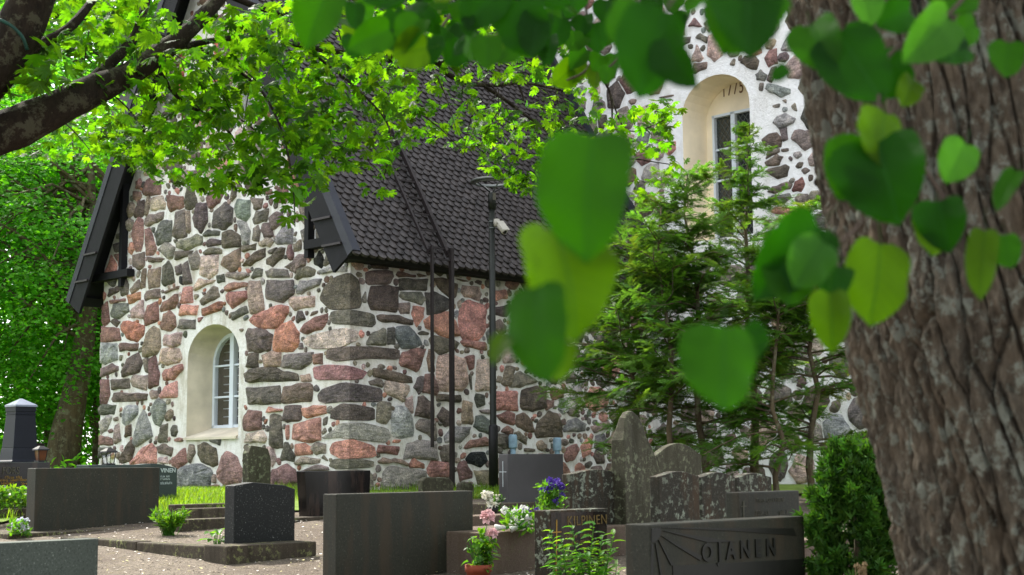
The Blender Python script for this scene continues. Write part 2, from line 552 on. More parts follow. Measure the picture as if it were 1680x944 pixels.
# the far walls that close the volumes
mb = MB()
mb.add([GABLE.p(GW, ZB), GABLE.p(GW, ZB) + U * GL, GABLE.p(GW, Z_EAVE) + U * GL, GABLE.p(GW, Z_EAVE)], [(0, 1, 2, 3)])
under(mb.build('rear_wall', M['mortar']), church)
mb = MB()
for a in (8.5, -17):
    q = NAVE.p(a, 0)
    mb.add([q + Z * ZB, q + U * 9 + Z * ZB, q + U * 9 + Z * NAVE_TOP, q + U * 4.5 + Z * (NAVE_TOP + 7.2), q + Z * NAVE_TOP], [(0, 1, 2, 3, 4)])
under(mb.build('nave_end_wall', M['mortar']), church)
mb = MB()
q0, q1 = NAVE.p(9, NAVE_TOP - 0.7, 0.45), NAVE.p(-17.5, NAVE_TOP - 0.7, 0.45)
r0, r1 = NAVE.p(9, NAVE_TOP + 7.3, -4.5), NAVE.p(-17.5, NAVE_TOP + 7.3, -4.5)
s0, s1 = NAVE.p(9, NAVE_TOP - 0.7, -9.45), NAVE.p(-17.5, NAVE_TOP - 0.7, -9.45)
mb.add([q0, q1, r1, r0, s0, s1], [(0, 1, 2, 3), (3, 2, 5, 4)])
under(mb.build('nave_roof', M['shingle']), church)

# ---- field stones.  Outlines measured off the walls; unit = 1/0.6 px from each origin
DATA = {
'A': ((160, 280), 'G', '''
m 46,21 50,10 55,8 62,13 62,23 48,24|m 36,21 42,22 43,26 40,30 37,28|d 37,43 41,31 46,30 47,42 43,45 38,46|g 50,26 52,26 51,36 49,44 48,43|p 54,33 56,27 64,26 67,33 66,38 54,39|m 70,25 84,26 85,36 73,40 71,34|d 87,30 90,15 95,20 98,33 93,37 88,37|p 98,20 99,8 108,9 109,19 100,21|p 83,5 88,0 97,1 97,7 90,10|g 101,27 104,25 106,29 103,31|m 109,27 114,17 120,18 124,23 120,31 112,37|d 132,27 133,16 136,18 136,25 133,29|n 95,47 98,34 107,33 108,50 102,61 97,55|n 115,41 126,32 133,38 132,52 126,57 114,56|b 136,37 139,29 150,30 150,44 146,49 138,45|l 138,50 146,51 150,60 149,71 145,73 143,60|n 152,27 163,28 161,36 156,38|g 154,48 157,41 168,38 166,50 155,52|g 48,48 51,44 65,41 64,48 52,54 48,53|m 37,58 42,47 45,50 45,70 43,79 38,79 36,66|m 48,59 52,58 58,76 55,82 48,83|d 53,56 57,56 56,62 54,60|d 58,63 64,51 73,50 72,69 60,73|g 75,64 78,42 86,40 88,64 78,66|g 88,41 91,41 92,58 90,61|g 80,71 90,68 97,63 103,65 103,73 88,78 80,76|d 75,68 79,68 78,72 76,71|g 60,78 68,71 76,76 74,85 70,86|d 78,80 94,79 90,84 78,88|g 91,84 98,80 103,90 99,96 94,97|d 105,63 110,59 120,60 119,64 106,65|d 107,72 112,68 121,69 121,73 109,75|d 106,81 112,77 122,78 122,82 107,83|d 124,62 132,60 141,65 141,75 125,76|g 154,58 158,55 160,60 159,69 154,68|g 145,74 156,72 155,78 144,80|t 126,85 141,77 140,94 133,100 123,93|n 145,94 155,82 165,77 165,85 152,93|g 24,53 28,41 28,54|g 20,63 28,59 28,68 20,67|d 17,73 28,70 28,81 19,80|m 16,83 20,82 20,90|m 22,83 27,83 27,94 25,98 22,94|r 8,102 14,84 19,94 18,100|g 35,84 46,81 46,93 41,97 36,94|n 51,85 66,87 62,90 52,90'''),
'B': ((380, 280), 'G', '''
r 58,11 63,4 68,3 72,12 66,17 60,15|r 42,8 44,0 54,0 55,10 50,15 44,10|g 63,24 66,18 78,19 77,29 63,32|g 67,35 76,32 77,45 73,54 69,48|n 38,47 44,42 50,43 51,52 41,57|l 44,69 52,55 60,58 60,72 46,72|g 70,60 75,55 76,67 72,70|g 62,73 68,69 68,77 62,79|n 30,59 32,53 39,52 41,64 33,65|p 28,71 35,67 41,70 37,75 29,74|g 36,79 46,75 41,82 37,82|n 35,87 48,77 52,77 50,86 41,94 35,92|g 60,91 66,84 73,83 72,93 64,100 58,98|g 85,60 92,47 94,52 94,66 85,69|k 82,88 87,80 91,91 88,95 83,92|g 92,91 95,81 100,80 100,90 93,93|m 33,21 39,18 41,23 34,24'''),
'C': ((160, 430), 'G', '''
d 66,5 70,0 74,8 76,19 67,23 65,20|n 84,4 89,0 93,20 86,21|g 78,5 82,3 83,11 79,12|t 50,14 52,8 62,6 61,24 51,26|n 43,22 46,8 48,8 47,24 43,26|g 39,9 43,9 41,15 39,15|g 33,27 41,18 41,26 35,31|k 81,14 85,15 85,23 82,21|p 96,26 101,17 116,18 113,21 97,28|p 102,12 104,-5 119,-6 118,10 110,16|d 119,14 124,13 125,19 120,20|g 127,12 132,10 148,11 149,14 140,17 128,15|d 153,15 156,8 162,8 161,14 154,16|r 146,7 149,7 152,10 148,11|r 127,25 135,21 148,21 148,24 128,29|r 127,33 130,30 146,29 147,36 133,45 129,40|t 150,20 160,20 164,45 161,49 152,50 150,38|g 103,38 114,25 118,26 120,34 105,42|o 104,46 118,40 123,40 122,47 105,53|g 133,50 146,44 148,50 134,57|g 126,48 129,48 128,53 126,51|r 83,40 86,26 93,26 94,39|r 82,53 84,43 99,43 97,52|d 81,65 83,57 96,57 96,66|r 99,55 105,54 100,60|g 95,32 99,32 100,34 96,38|n 103,30 107,30 105,33|t 67,29 80,24 79,27 68,31|n 11,33 13,27 21,24 21,29 12,34|r 4,39 6,29 9,32 8,36|m 13,38 27,36 27,39 14,41|o 30,33 42,30 42,37 32,41|g 47,33 50,29 61,27 62,35 48,38|m 62,46 65,40 78,32 79,39 76,45 63,49|m 47,56 50,44 59,40 60,57 48,62|p 33,48 45,38 46,55 34,55|b 15,51 17,42 30,41 31,49 21,55 16,54|m 4,59 5,45 10,40 12,58 7,62|n 14,59 18,57 22,59 19,63|m 63,63 66,52 71,49 76,54 77,63 72,67 64,66|o 25,66 27,59 37,60 46,63 45,72 39,78 31,75|m 3,74 4,64 21,66 23,77 4,79|m 22,82 24,80 40,80 39,87 23,88|t 46,85 49,71 55,64 61,67 62,83 58,90 47,93|p 65,77 67,72 83,70 81,81 74,83 66,82|p 63,99 65,86 80,86 83,95 80,99 70,101|l 3,99 4,80 19,81 20,96 8,100'''),
'E': ((160, 580), 'G', '''
n 25,18 30,6 40,0 44,10 41,18 26,23|d 22,2 25,2 24,7 22,7|n 3,15 14,11 20,13 20,17 4,23|n 15,26 31,25 32,34 16,36|p 34,28 37,22 49,22 48,36 36,32|m 51,6 57,2 61,20 60,30 52,34|g 46,7 50,6 50,18 48,17|g 14,45 17,39 40,39 49,40 48,46 16,48|m 2,30 4,27 11,27 12,40 9,49 3,49|r 64,20 67,16 83,11 84,16 75,25 66,26|r 62,42 67,34 78,28 78,43 63,44|p 52,39 54,37 59,37 59,43 54,44|d 3,55 6,51 18,51 16,60 4,60|l 25,60 28,53 39,52 39,60 30,70 25,68|l 53,57 60,46 67,50 66,62 62,71 57,69|l 36,88 41,65 45,56 48,60 52,73 54,81 39,91|g 61,85 64,72 69,70 69,87 62,87|l 3,68 10,62 14,63 9,75 4,79|p 17,85 18,72 21,70 23,85 18,88|n 28,82 29,72 33,71 33,80|g 16,64 20,62 21,66 17,67|m 10,76 14,74 16,77 12,79|m 3,81 14,84 15,90 3,90|r 76,85 80,83 85,84 84,87 77,87|d 112,83 121,84 120,90 113,87'''),
'F': ((380, 580), 'G', '''
d 16,13 18,1 26,1 26,13|t 31,2 40,-1 48,0 48,12 34,13|g 50,12 53,2 80,-1 78,9 68,15 51,14|m 82,2 89,1 89,10 82,10|n 15,20 20,16 40,15 50,18 66,20 66,27 30,27 17,28|t 69,22 76,21 78,27 70,27|Qm 82,14 96,12 115,13 132,18 126,26 90,26 84,25|d 15,34 47,32 48,49 30,49 18,50|n 50,48 53,33 72,30 79,32 78,47 52,49|Qd 87,41 92,35 110,30 132,32 146,35 146,48 110,46 95,49 88,47|r 35,58 38,53 49,55 49,57 38,58|n 52,66 54,53 68,52 68,65 56,67|r 71,54 82,53 92,52 93,59 75,63 72,61|m 13,70 14,62 17,57 29,58 29,74 14,75|d 39,62 42,61 49,63 50,92 45,92 39,89|r 54,85 55,71 57,71 57,84|r 60,84 61,70 87,64 87,85 75,86|d 90,71 91,64 95,62 94,70|Qn 99,65 101,55 110,50 122,52 139,54 139,66|Ql 90,84 102,76 109,69 130,70 152,74 155,82 150,88 112,83|p 13,88 15,79 30,77 34,83 32,88|g 89,78 92,73 94,77 90,80'''),
'H': ((380, 700), 'G', '''
p 36,21 41,21 44,31 40,39|d 49,30 53,17 56,18 62,28 61,34 50,33|r 64,24 64,18 72,18 79,21 79,27 65,28|g 80,22 84,17 92,18 92,26 84,27|g 64,36 70,31 87,32 86,36 66,38|d 89,31 91,28 95,33 94,34|Qr 99,22 102,16 118,14 138,19 141,30 110,31 100,27|Qg 98,39 102,32 120,33 138,34 138,40 105,42|g 68,44 84,39 94,40 95,43|m 39,52 41,43 54,38 62,43 64,55 52,61 40,58|Qg 99,62 101,45 120,44 136,45 138,60 134,72 110,74'''),
'G': ((160, 700), 'G', '''
d 1,31 2,21 13,21 12,28|n 20,32 30,20 35,14 36,22 33,34 22,36|r 34,35 45,22 53,17 58,22 58,36 44,38 35,38|g 60,20 65,18 74,21 72,29 62,26|p 61,35 62,31 68,30 69,36|m 74,31 86,22 88,35 80,41 74,38|g 90,30 91,19 95,20 96,26 92,35|n 100,28 100,19 105,17 116,22 118,37 113,39 103,34|l 79,45 85,40 100,38 110,41 113,46 110,60 80,60|g 113,55 114,47 117,48 117,56|m 119,45 124,30 127,26 137,31 142,42 141,55 126,57 120,51|m 111,58 118,57 122,60 112,60'''),
'D': ((380, 430), 'G', '''
g 34,9 40,7 54,8 57,15 36,15|g 64,16 67,8 74,6 82,8 81,13 66,17|l 88,9 97,6 113,5 113,10 90,12|n 54,5 60,1 71,-2 72,2 62,6|d 34,28 35,18 60,18 61,31 50,39 35,36|l 65,28 68,19 88,17 86,23 70,31 66,31|Qd 89,35 94,24 103,16 115,12 123,18 126,40 124,45 98,46 90,38|p 58,37 60,35 81,34 81,44 63,47 59,43|r 18,57 24,51 36,49 44,44 55,44 55,51 47,64 32,65 20,60|n 65,57 66,50 69,50 72,56 66,59|n 77,54 80,49 85,48 84,51|m 70,68 74,61 82,56 94,51 94,58 88,66 76,70|Qd 98,55 101,49 115,48 138,51 140,61 136,64 118,60 102,61|Qp 73,77 78,73 100,68 110,66 122,68 123,77 104,84 82,85 74,81|o 42,86 44,67 51,62 58,59 66,70 66,81 60,87 46,88|d 14,72 17,66 30,67 40,72 38,86 28,88 17,88|g 66,86 67,80 70,80 71,86|Qd 95,95 97,85 115,84 138,84 163,86 164,96 130,94 105,98'''),
'S1': ((560, 400), 'S', '''
n 30,22 33,20 44,21 45,25 33,24|n 66,25 80,24 82,26 68,27|n 25,38 25,29 34,28 48,28 49,33 46,39 28,40|m 55,31 57,28 71,31 71,33 58,33|n 74,29 85,32 76,33|d 57,35 83,35 82,46 58,46|g 58,52 60,48 77,48 82,55 78,60 62,55|d 27,56 30,43 45,42 56,43 53,67 30,64|g 20,54 24,46 25,58 21,58|g 56,60 66,59 66,68 59,68|n 36,71 40,70 55,71 69,75 69,80 45,77 37,75|r 70,69 71,63 80,64 79,72 74,81|n 91,35 100,35 113,40 111,52 107,53 96,43|d 83,49 92,49 106,56 106,63 92,69 85,69|p 118,47 120,42 134,43 137,50 135,56 122,52|r 82,76 94,70 105,68 112,78 116,90 103,91 84,83|r 116,70 120,60 126,57 138,61 141,67 140,85 134,94 121,94 117,86|p 114,58 117,55 118,62 115,64|n 111,34 126,37 119,37|n 131,38 134,36 138,37 137,41|r 150,47 160,46 162,54 150,56|n 150,63 164,60 168,62 162,71 150,69'''),
'S2': ((560, 540), 'S', '''
g 26,12 30,6 40,0 43,1 43,15 26,15|d 46,1 51,0 52,14 46,14|b 53,5 56,-1 66,-1 74,7 79,15 70,18 60,18|n 75,4 80,2 86,4 85,6 77,6|m 58,33 61,24 70,21 83,20 77,35 73,41 60,36|t 85,30 86,22 90,23 91,41 86,40|g 87,11 92,7 106,10 114,14 111,19 97,24 90,18|r 118,13 121,11 140,13 142,21 122,17|p 94,43 96,28 107,26 120,30 123,53 118,60 96,60|m 122,29 130,27 129,38 126,39|d 125,46 127,44 129,59 127,60|p 132,58 134,32 146,31 147,59 134,60|n 32,40 34,39 52,43 68,47 69,53 48,50 33,47|g 28,52 36,50 40,54 39,57 30,55|p 43,60 44,52 55,54 66,56 66,61 60,71 45,63|g 72,57 75,50 80,48 79,57 76,63|m 81,62 83,46 90,45 95,60 93,64|p 63,70 69,67 69,82 64,74|n 95,71 95,65 116,65 116,72|n 73,85 76,68 81,67 90,74 90,88 80,85|n 95,86 100,78 109,83 109,92 102,95|t 119,91 120,72 128,74 129,90 128,93 120,92|d 132,69 133,65 140,66 140,74 134,76|g 35,90 36,75 40,73 47,74 47,85 44,92'''),
'S3': ((560, 670), 'S', '''
l 50,23 50,8 54,0 62,0 69,12 70,27 60,28 52,27|g 74,17 78,12 91,13 92,31 87,28 84,24 75,21|l 62,50 65,35 75,33 92,34 93,51 76,48|l 102,28 109,20 126,19 124,26 116,33 103,33|g 98,44 101,38 108,36 109,52 100,53|m 121,39 128,32 140,29 145,33 144,37 124,40|k 123,50 128,45 139,44 142,52 136,57 125,54|b 131,18 133,9 140,9 146,13 145,25 136,21|m 36,43 38,37 56,38 54,46 38,44|r 50,34 52,31 58,31 57,34|t 37,52 42,49 58,51 65,55 63,57 55,54 38,54|r 67,56 71,50 80,55 80,59 69,58|r 85,60 89,53 103,54 106,66 90,67 86,64|m 115,60 117,54 121,53 128,63 128,68 117,71|l 39,79 42,64 48,58 62,61 82,62 81,72 60,82|t 131,62 145,62 144,75 135,74|g 116,80 118,73 127,73 130,80'''),
'S4': ((760, 600), 'S', '''
t 38,17 42,2 50,3 46,18 42,19|g 32,16 34,10 38,11 37,17|g 46,20 50,11 56,7 66,12 72,16 56,20 48,21|r 32,44 31,26 52,26 53,44|d 57,40 58,25 72,21 80,24 80,41 68,44 59,43|m 81,40 83,35 88,35 87,40 82,43|r 86,28 88,23 96,24 97,31 88,33|m 33,49 44,46 50,48 49,58 40,55|n 52,57 53,50 59,48 65,54 69,65 60,63 54,60|n 71,66 74,56 84,46 91,48 96,58 97,70 73,71|m 38,65 44,61 48,63 47,68|g 33,68 44,70 46,81 40,81 33,77|g 51,67 55,66 62,71 61,77 52,72|l 99,62 104,55 111,53 120,58 119,64 100,65|n 96,54 100,52 101,58 97,59|p 126,60 142,55 145,60 130,66|r 100,88 103,82 111,78 114,83 108,92 102,94|r 116,80 122,72 126,76 124,86 118,90|g 15,44 26,43 26,48 19,47|n 60,81 70,82 70,85 60,85'''),
'N1': ((880, 0), 'N', '''
g 4,11 11,10 11,13 5,13|g 4,19 14,18 15,24 5,25|m 18,22 21,14 29,14 30,20 20,22|p 36,19 37,12 46,12 47,17 40,19|n 8,29 11,26 14,29 13,37 9,35|t 22,33 23,26 26,25 25,33|l 31,28 34,22 43,23 42,29 34,31|g 32,39 35,34 43,37 42,45 36,44|n 19,48 20,43 27,43 27,49 20,50|m 11,47 13,41 17,43 17,48|n 50,46 56,40 58,46 52,52|g 66,33 70,29 77,32 77,39 67,38|p 67,16 69,12 73,15 72,19 68,19|m 72,4 74,-1 80,-1 81,4 74,7|g 52,75 56,69 65,70 64,78 53,79|g 71,73 74,68 77,69 77,76 72,77|b 40,88 45,86 49,87 47,93 40,93|p 53,90 58,83 61,84 62,91 55,93|g 22,92 28,90 34,92 34,96|n 24,54 27,52 31,56 26,57|p 76,42 83,43 84,46 77,45|m 61,2 63,0 66,1 65,4|g 121,21 128,16 133,15 133,19 125,23|t 133,35 134,25 145,26 145,34 136,37|n 138,43 142,39 151,37 150,42 141,47|m 151,26 156,19 162,26|p 154,60 158,45 164,57 160,60|n 154,71 156,63 167,62 166,68 157,72|g 158,38 162,34 168,37 167,42|r 147,4 150,-1 155,0 154,6|g 132,10 136,5 138,9 134,11|g 140,20 142,14 147,14 147,20|g 166,10 170,6 178,8 178,14 168,16|g 166,24 170,21 174,24 170,31|g 127,28 130,26 131,33 127,33'''),
'N2': ((1060, 80), 'N', '''
g 82,16 86,10 88,11 87,17|d 94,14 98,8 104,7 110,12 108,20 100,17|r 100,4 103,-1 112,0 113,4 106,6|m 118,10 122,3 128,1 129,14 121,17|b 109,26 113,22 118,26 116,31 110,30|n 120,30 124,20 128,19 127,26 124,32|g 111,41 112,34 116,34 115,42|l 119,40 121,35 130,38 141,40 141,44 132,47 123,43|g 124,56 132,54 131,58 126,58|g 134,51 138,50 138,54|l 126,73 130,67 137,65 146,69 144,73 132,78|d 132,80 138,79 139,88 135,90|n 115,90 122,85 128,84 133,88 132,96 120,97|g 143,57 147,53 149,62 145,60|n 13,48 27,45 27,47 15,49'''),
'N3': ((1060, 230), 'N', '''
r 10,9 16,3 28,2 28,9 22,14 18,9|n 119,18 121,9 130,9 130,12|n 118,22 128,15 134,17 130,24 120,25|g 133,9 140,8 140,11 134,12|d 119,31 128,28 136,25 140,27 138,35 130,37 124,34|n 121,51 126,46 138,42 143,44 141,48 128,52|d 121,60 125,55 140,53 142,57 136,61 124,63|m 145,49 148,42 153,38 155,44 152,50 146,50|g 148,58 151,54 158,54 159,60 151,63|r 124,71 130,66 143,66 148,71 140,75|p 12,40 20,34 22,38 18,46 12,45|n 147,26 150,22 155,22 153,27 149,28|n 153,30 157,27 162,30 156,34|d 140,18 142,16 144,18 143,21'''),
}
STONE_RGB = {'g': (121, 113, 103), 'd': (97, 92, 84), 'n': (104, 92, 84), 'r': (170, 126, 114), 'o': (162, 116, 95), 'p': (166, 147, 138),
             'm': (130, 102, 95), 'l': (150, 148, 144), 'b': (124, 126, 121), 't': (140, 126, 109), 'k': (46, 44, 44)}  # k: a black stone, plus wall holes with their shade put into colour

def chaikin(pts, k=0.22, it=1):
    for _ in range(it):
        q = []
        n = len(pts)
        for i in range(n):
            a, b = pts[i], pts[(i + 1) % n]
            q.append((a[0] + (b[0] - a[0]) * k, a[1] + (b[1] - a[1]) * k))
            q.append((a[0] + (b[0] - a[0]) * (1 - k), a[1] + (b[1] - a[1]) * (1 - k)))
        pts = q
    return pts

def parea(pts):
    s = 0
    for i in range(len(pts)):
        a, b = pts[i], pts[(i + 1) % len(pts)]
        s += a[0] * b[1] - b[0] * a[1]
    return s / 2

def rough_outline(pts, amp):
    """split the long sides and make the outline uneven"""
    out = []
    n = len(pts)
    for i in range(n):
        a, b = pts[i], pts[(i + 1) % n]
        out.append(a)
        L = math.hypot(b[0] - a[0], b[1] - a[1])
        nx, ny = -(b[1] - a[1]) / max(L, 1e-6), (b[0] - a[0]) / max(L, 1e-6)
        k = 2 if L > .26 else (1 if L > .10 else 0)
        for q in range(k):
            j = rng.uniform(-1, 1) * amp
            t = (q + 1) / (k + 1) + rng.uniform(-.1, .1)
            out.append((a[0] + (b[0] - a[0]) * t + nx * j, a[1] + (b[1] - a[1]) * t + ny * j))
    return out

def stone_geo(mb, w, pts, color, proud=0.022):
    if parea(pts) < 0: pts = pts[::-1]
    n = len(pts)
    cx = sum(p[0] for p in pts) / n; cz = sum(p[1] for p in pts) / n
    size = math.sqrt(abs(parea(pts)))
    ins = min(0.018, size * 0.09)
    tilt_a, tilt_z = rng.uniform(-.07, .07), rng.uniform(-.07, .07)
    vs = [w.p(a, z, -0.012) for a, z in pts]
    for a, z in pts:
        r = math.hypot(a - cx, z - cz) + 1e-6
        f = max(0.3, 1 - ins / r)
        vs.append(w.p(cx + (a - cx) * f, cz + (z - cz) * f, proud * 0.8 + tilt_a * (a - cx) + tilt_z * (z - cz) + rng.uniform(-.004, .004)))
    for a, z in pts:
        f = 0.6
        vs.append(w.p(cx + (a - cx) * f + rng.uniform(-.1, .1) * size * .2, cz + (z - cz) * f, proud + size * 0.05 + tilt_a * (a - cx) + tilt_z * (z - cz) + rng.uniform(-.5, .5) * size * 0.07))
    vs.append(w.p(cx, cz, proud + size * 0.065 + rng.uniform(-.5, .5) * size * 0.07))
    fs = []
    for k in range(n):
        k2 = (k + 1) % n
        fs += [(k, k2, n + k2, n + k), (n + k, n + k2, 2 * n + k2, 2 * n + k), (2 * n + k, 2 * n + k2, 3 * n)]
    if w.flip: fs = [tuple(reversed(f)) for f in fs]
    mb.add(vs, fs, 0, color)

def stone_color(code):
    r, g, b = STONE_RGB[code]
    k = rng.uniform(0.93, 1.22)
    return srgb(min(235, r * k + rng.uniform(-5, 5)), min(235, g * k + rng.uniform(-4, 4)), min(235, b * k + rng.uniform(-5, 5)))

def quoin_geo(mb, pxpts, color, proud=0.024):
    """one corner stone that shows on the gable and on the side wall"""
    def xc(y):
        a = to_px(C0 + Z * 1.0); b = to_px(C0 + Z * 4.0)
        return a[0] + (b[0] - a[0]) * (y - a[1]) / (b[1] - a[1])
    pts = chaikin(grow(pxpts, 3.8), 0.13, 1)
    for w, sgn in ((GABLE, -1), (SIDE, 1)):
        cl = []
        n = len(pts)
        for i in range(n):
            a, b = pts[i], pts[(i + 1) % n]
            da, db = (a[0] - xc(a[1])) * sgn, (b[0] - xc(b[1])) * sgn
            if da >= 0: cl.append((a, abs(da) < 1e-6))
            if da * db < 0:
                t = da / (da - db)
                cl.append(((a[0] + (b[0] - a[0]) * t, a[1] + (b[1] - a[1]) * t), True))
        if len(cl) < 3: continue
        uv = [(w.uv(*p), c) for p, c in cl]
        uv = [((0.0 if c else max(q[0], 0.0), q[1]), c) for q, c in uv]
        if parea([q for q, _ in uv]) < 0: uv = uv[::-1]
        n = len(uv)
        cx = sum(q[0] for q, _ in uv) / n; cz = sum(q[1] for q, _ in uv) / n
        other = SIDE.n if w is GABLE else GABLE.n
        vs = [w.p(q[0], q[1], -0.01) for q, _ in uv]
        for q, c in uv:
            if c:
                vs.append(w.p(0, q[1] + (0.012 if q[1] < cz else -0.012), proud) + other * proud)
            else:
                r = math.hypot(q[0] - cx, q[1] - cz); f = 1 - 0.016 / max(r, .04)
                vs.append(w.p(cx + (q[0] - cx) * f, cz + (q[1] - cz) * f, proud * 0.9 + rng.uniform(-.004, .004)))
        vs.append(w.p(cx, cz, proud + 0.012))
        fs = []
        for k in range(n):
            k2 = (k + 1) % n
            if not (uv[k][1] and uv[k2][1]): fs.append((k, k2, n + k2, n + k))
            fs.append((n + k, n + k2, 2 * n))
        if w.flip: fs = [tuple(reversed(f)) for f in fs]
        mb.add(vs, fs, 0, color)

class Occ:
    RES = 0.02
    def __init__(s, a0, a1, z0, z1):
        s.a0, s.z0 = a0, z0
        s.g = np.zeros((int((z1 - z0) / s.RES) + 1, int((a1 - a0) / s.RES) + 1), bool)
    def cells(s, pts):
        P = np.array(pts)
        i0 = max(int((P[:, 0].min() - s.a0) / s.RES) - 1, 0); i1 = min(int((P[:, 0].max() - s.a0) / s.RES) + 2, s.g.shape[1])
        j0 = max(int((P[:, 1].min() - s.z0) / s.RES) - 1, 0); j1 = min(int((P[:, 1].max() - s.z0) / s.RES) + 2, s.g.shape[0])
        if i1 <= i0 or j1 <= j0: return None
        X, Y = np.meshgrid(s.a0 + np.arange(i0, i1) * s.RES, s.z0 + np.arange(j0, j1) * s.RES)
        ins = np.zeros(X.shape, bool)
        n = len(P)
        for k in range(n):
            xa, ya = P[k]; xb, yb = P[(k + 1) % n]
            if ya == yb: continue
            cr = ((ya > Y) != (yb > Y)) & (X < (xb - xa) * (Y - ya) / (yb - ya) + xa)
            ins ^= cr
        return (slice(j0, j1), slice(i0, i1)), ins
    def mark(s, pts):
        c = s.cells(pts)
        if c: s.g[c[0]] |= c[1]
    def free(s, pts):
        c = s.cells(pts)
        return bool(c) and c[1].any() and not (s.g[c[0]] & c[1]).any()

def grow(pts, d):
    n = len(pts); cx = sum(p[0] for p in pts) / n; cz = sum(p[1] for p in pts) / n
    out = []
    for a, z in pts:
        r = math.hypot(a - cx, z - cz) + 1e-6
        out.append((cx + (a - cx) * (r + d) / r, cz + (z - cz) * (r + d) / r))
    return out

occ = {'G': Occ(0, GW, ZB, Z_APEX), 'S': Occ(0, GL, ZB, Z_EAVE), 'N': Occ(-6, 8, ZB, 9.6)}
walls = {'G': (GABLE, gable_wall), 'S': (SIDE, side_wall), 'N': (NAVE, nave_wall)}
stones = []          # (area, wallkey, kind, pts, code)
for key, ((ox, oy), wk, txt) in DATA.items():
    w = walls[wk][0]
    for item in txt.strip().split('|'):
        code, *vs = item.split()
        px = [(ox + float(a) / .6, oy + float(b) / .6) for a, b in (v.split(',') for v in vs)]
        if code[0] == 'Q':
            stones.append([0.3, wk, 'q', px, code[1]])
            for ww, kk in ((GABLE, 'G'), (SIDE, 'S')):
                occ[kk].mark(grow([ww.uv(*p) for p in px], 0.02))
            continue
        uv = [w.uv(*p) for p in px]
        if wk == 'G': uv = [(min(max(a, 0.012), GW - 0.0), z) for a, z in uv]
        if wk == 'S': uv = [(max(a, 0.012), z) for a, z in uv]
        stones.append([abs(parea(uv)), wk, 's', uv, code])
        occ[wk].mark(grow(uv, 0.03))

# plastered surrounds of the openings carry no stones
occ['G'].mark(arch(ga0 - 0.14, ga1 + 0.16, gz0 - 0.34, G_OPEN['zs'], 0.66))
occ['G'].mark([(ga0 - .1, gz0 - .30), (ga1 + .05, gz0 - .30), (ga1 + .42, gz0 + .75), (ga1 + .05, gz0 + .9)])
occ['N'].mark(arch(na0 - 0.22, na1 + 0.2, nbot - 0.2, N_OPEN['zs'], 0.76))
occ['N'].mark([NAVE.uv(*p) for p in ((1230, 160), (1262, 170), (1256, 215), (1245, 260), (1240, 330), (1232, 330))])
# the gable above the roof line and the blind niche near its top
niche = [GABLE.uv(*p) for p in ((304, 163), (352, 150), (352, 40), (304, 52))]
occ['G'].mark(grow(niche, 0.1))
for zz in np.arange(Z_EAVE - 0.2, Z_APEX, 0.02):
    d = (zz - Z_EAVE) / TANP + 0.12
    occ['G'].mark([(-.05, zz), (max(d, -.04), zz), (max(d, -.04), zz + .03), (-.05, zz + .03)])
    occ['G'].mark([(GW - d, zz), (GW + .05, zz), (GW + .05, zz + .03), (GW - d, zz + .03)])

# the rest of the rubble, laid into what is still free, large pieces first
fill_codes = {'G': 'gggddnnmmrpplbtgdno', 'S': 'gggddnnmmrrplbtgdn', 'N': 'gggggdnnmpplllbtgn'}
def fill(wk, a0, a1, z0, z1, sizes):
    w = walls[wk][0]
    for size, tries, keep in sizes:
        for _ in range(tries):
            a, z = rng.uniform(a0, a1), rng.uniform(z0, z1)
            asp = rng.uniform(0.85, 1.35); rot = rng.choice([0, 0, 0, 1.3, -.3, .3, .6, -.7]) + rng.uniform(-.2, .2)
            k = rng.choice([5, 6, 6, 7, 7, 8])
            ph = rng.uniform(0, 6.28)
            pts = []
            for i in range(k):
                th = ph + 2 * math.pi * (i + rng.uniform(-.2, .2)) / k
                r = size / 2 * rng.uniform(0.9, 1.15)
                x, y = r * math.cos(th) * asp, r * math.sin(th) / asp
                pts.append((a + x * math.cos(rot) - y * math.sin(rot), z + x * math.sin(rot) + y * math.cos(rot)))
            if min(p[0] for p in pts) < a0 or max(p[0] for p in pts) > a1 or min(p[1] for p in pts) < z0 or max(p[1] for p in pts) > z1: continue
            g = grow(pts, 0.030 if size > .12 else 0.010)
            if rng.random() < keep and occ[wk].free(g):
                occ[wk].mark(grow(pts, 0.03 if size > .12 else 0.010))
                stones.append([abs(parea(pts)), wk, 's' if size > 0.1 else 't', pts, rng.choice(fill_codes[wk])])
fill('G', 0.02, GW - .02, ZB, Z_APEX - .4, [(.44, 500, 1), (.36, 900, 1), (.28, 1500, 1), (.20, 2500, 1), (.15, 3000, .9), (.10, 5000, .7), (.06, 9000, .5)])
fill('S', 0.02, GL - .02, ZB, Z_EAVE - .05, [(.44, 300, 1), (.36, 500, 1), (.28, 800, 1), (.20, 1500, 1), (.14, 2500, .9), (.09, 4000, .7), (.055, 6000, .5)])
fill('N', -4.5, 5.5, ZB, 9.5, [(.42, 700, 1), (.34, 1500, 1), (.27, 3000, 1), (.20, 4000, 1), (.14, 4000, .9), (.09, 3000, .5)])

def seen(wk, pts):
    w = walls[wk][0]
    a = sum(p[0] for p in pts) / len(pts); z = sum(p[1] for p in pts) / len(pts)
    x, y = to_px(w.p(a, z))
    return -20 < x < 1420 and -20 < y < 800
singles = [s for s in stones if s[2] == 'q' or (s[2] == 's' and s[0] > 0.006 and seen(s[1], s[3]))]
singles.sort(key=lambda s: -s[0])
